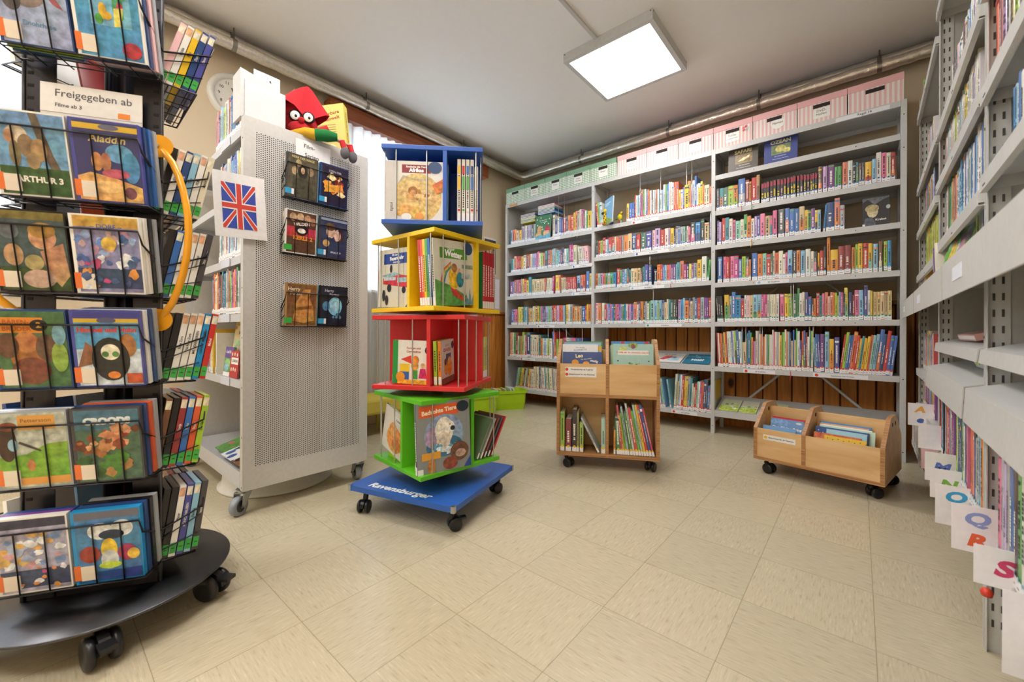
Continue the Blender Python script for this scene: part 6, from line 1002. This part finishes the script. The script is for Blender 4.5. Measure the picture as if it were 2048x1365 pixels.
pool(RM@T(RXS[1]+.12,-.02,.986)@RY(-24),.03,.16,.13,'W','c','second leaning on the display tray, middle right bay','books on the middle right shelves',1)
setm(cart_book(I4,0,0,0,.2,.2,.012,'8fc49a',[('r',0,0,1,1,'7fbf8a'),('blobs',26,.05,.05,.95,.95,['e29ab0','6ab04a','a8d0e8','e2c84a','4a9a5a','b088c0'],.14,3)],'soft green picture book propped face out on the middle right display tray'),RM@T(RXS[1]+.30,-.025,.987)@RZ(8)@RX(-14))
rrow(1,.985,'l W g Y c w b W r w y',.52,'books on the middle right shelves','display tray level of the middle right bay',.02,.17,y=.03)
tag(MB().box((0,0,0),(.3,.21,.02),'d8a49a','gloss').box((.0,-.0008,.004),(.3,0,.016),'e8e0dc','matte').build('magazine'),'salmon pink magazine lying on the upper display flap of the middle right bay','magazine').matrix_world=RM@T(RXS[1]+.35,.02,.757)@RX(14)
tag(MB().box((0,0,0),(.2,.1,.06),'d8e0e0','gloss').box((.0,-.001,.01),(.08,0,.05),'c8cf5a','paint').build('card_box'),'small pale card box on the lower display flap of the middle right bay','box').matrix_world=RM@T(RXS[1]+.42,.05,.67)@RX(14)
rrow(1,.291,'O z k _ c r S R m s s m p _ l B B B g W B n _ O S v s s c o l b z b',.0,'books in the middle right trough','trough of the middle right bay',.026,.225,.22,y=.004,vis=1.2)
rrow(2,2.101,'w k w W K w W w K w w',.02,'books on the near right shelves','highest near right shelf',.03,.2)
rrow(2,1.901,'w W K w P W k w w W y w k W w w',.0,'books on the near right shelves','second shelf of the near right bay',.03,.2,vis=.9)
rrow(2,1.631,'w W l R w K w W w P y W k w c',.0,'books on the near right shelves','third shelf of the near right bay',.035,.21,vis=.9)
rrow(2,1.376,'O R P s e l P R O O b c B w r b',.0,'books on the near right shelves','shelf with the orange book, near right bay',.034,.21,vis=1.2)
rrow(2,1.164,'z c b w W b w r w c b r w b w',.16,'books on the near right shelves','shelf below the orange book, near right bay',.02,.14,vis=1)
tag(MB().ell((0,0,.012),(.03,.02,.012),'4a78b8','plastic').build('clip_toy'),'small blue object lying on the near right display flap','trinket').matrix_world=RM@T(RXS[2]+.3,.03,.665)
rrow(2,.271,'n s P s b k g w P m p G w v l b m c w n g b',.09,'books in the near right trough','trough of the near right bay',.026,.24,.22,y=.004,vis=1.5)
# letter cards between the trough books
CARDS=[(2.75,.182,.335,.442,('A','e'),('e0a040','4a68b8')),(2.4,.19,.30,.40,(),()),(2.05,.179,.26,.36,('M',),('5a70c0',)),(1.9,.178,.245,.34,('N',),('7ab04a',)),(1.75,.175,.213,.33,('O','I'),('3a9ccc','d8708a')),(1.47,.175,.25,.362,('Q','R'),('8a9ad0','e0603a')),(1.27,.183,.262,.342,('S',),('c83a68',)),(1.08,.189,.197,.34,(),())]
for y,x,z0,z1,ls,cs in CARDS:
    w_,h_=(.09 if y>1.1 else .12),z1-z0; sp=[]
    for i,l in enumerate(ls): sp.append(('t',l,.48,(.72-.46*i) if len(ls)>1 else .5,(.36 if len(ls)>1 else (.55 if y<1.3 else .4)),cs[i],0,.05,.25,1.25))
    b=MB().box((0,0,0),(w_,.002,h_),'e8e4e6','paint'); art(b,w_,h_,sp,RX(90)); o=b.build('letter_card'); o.matrix_world=T(x,y,z0)
    tag(o,('white divider card with a coloured %s sticking out of the right trough'%(' and '.join(ls))) if ls else ('blank white divider card behind the A card' if y>2 else 'large blank white divider card nearest the near slotted post'),'divider card','white divider cards in the right trough')
tag(MB().lathe([(.0,0),(.009,.001),(.011,.01),(.006,.018),(0,.02)],'d8402c','plastic',14).add([(0,0,0)],[],'r').build('wall_hook_toy'),'small red and yellow toy by the base of the near slotted post','toy').matrix_world=T(.225,1.42,.175)
# ================================================================== realise the shelved books
POOL.sort(key=lambda p:-p['a'])
rest=MB()
for i,p in enumerate(POOL):
    c=p['col']; seed=int(abs(p['M'].translation.x)*7919+abs(p['M'].translation.y)*104729+p['M'].translation.z*1299)
    if i<300:
        b=MB(); lb=MB(); book_geo(b,p['w'],p['h'],p['d'],c,p['dot'],seed,None,True,lb)
        o=b.build('book'); o.matrix_world=p['M']; lb.build('spine_label',o)
        tag(o,'%s book, %s'%(CN[c[0]],p['place']),'book',p['grp'])
    else: book_geo(rest,p['w'],p['h'],p['d'],c,p['dot'],seed,p['M'])
if rest.v: tag(rest.build('shelved_books'),'the many other books packed on the grey shelving bays, cart and right shelving','books',None,'stuff')
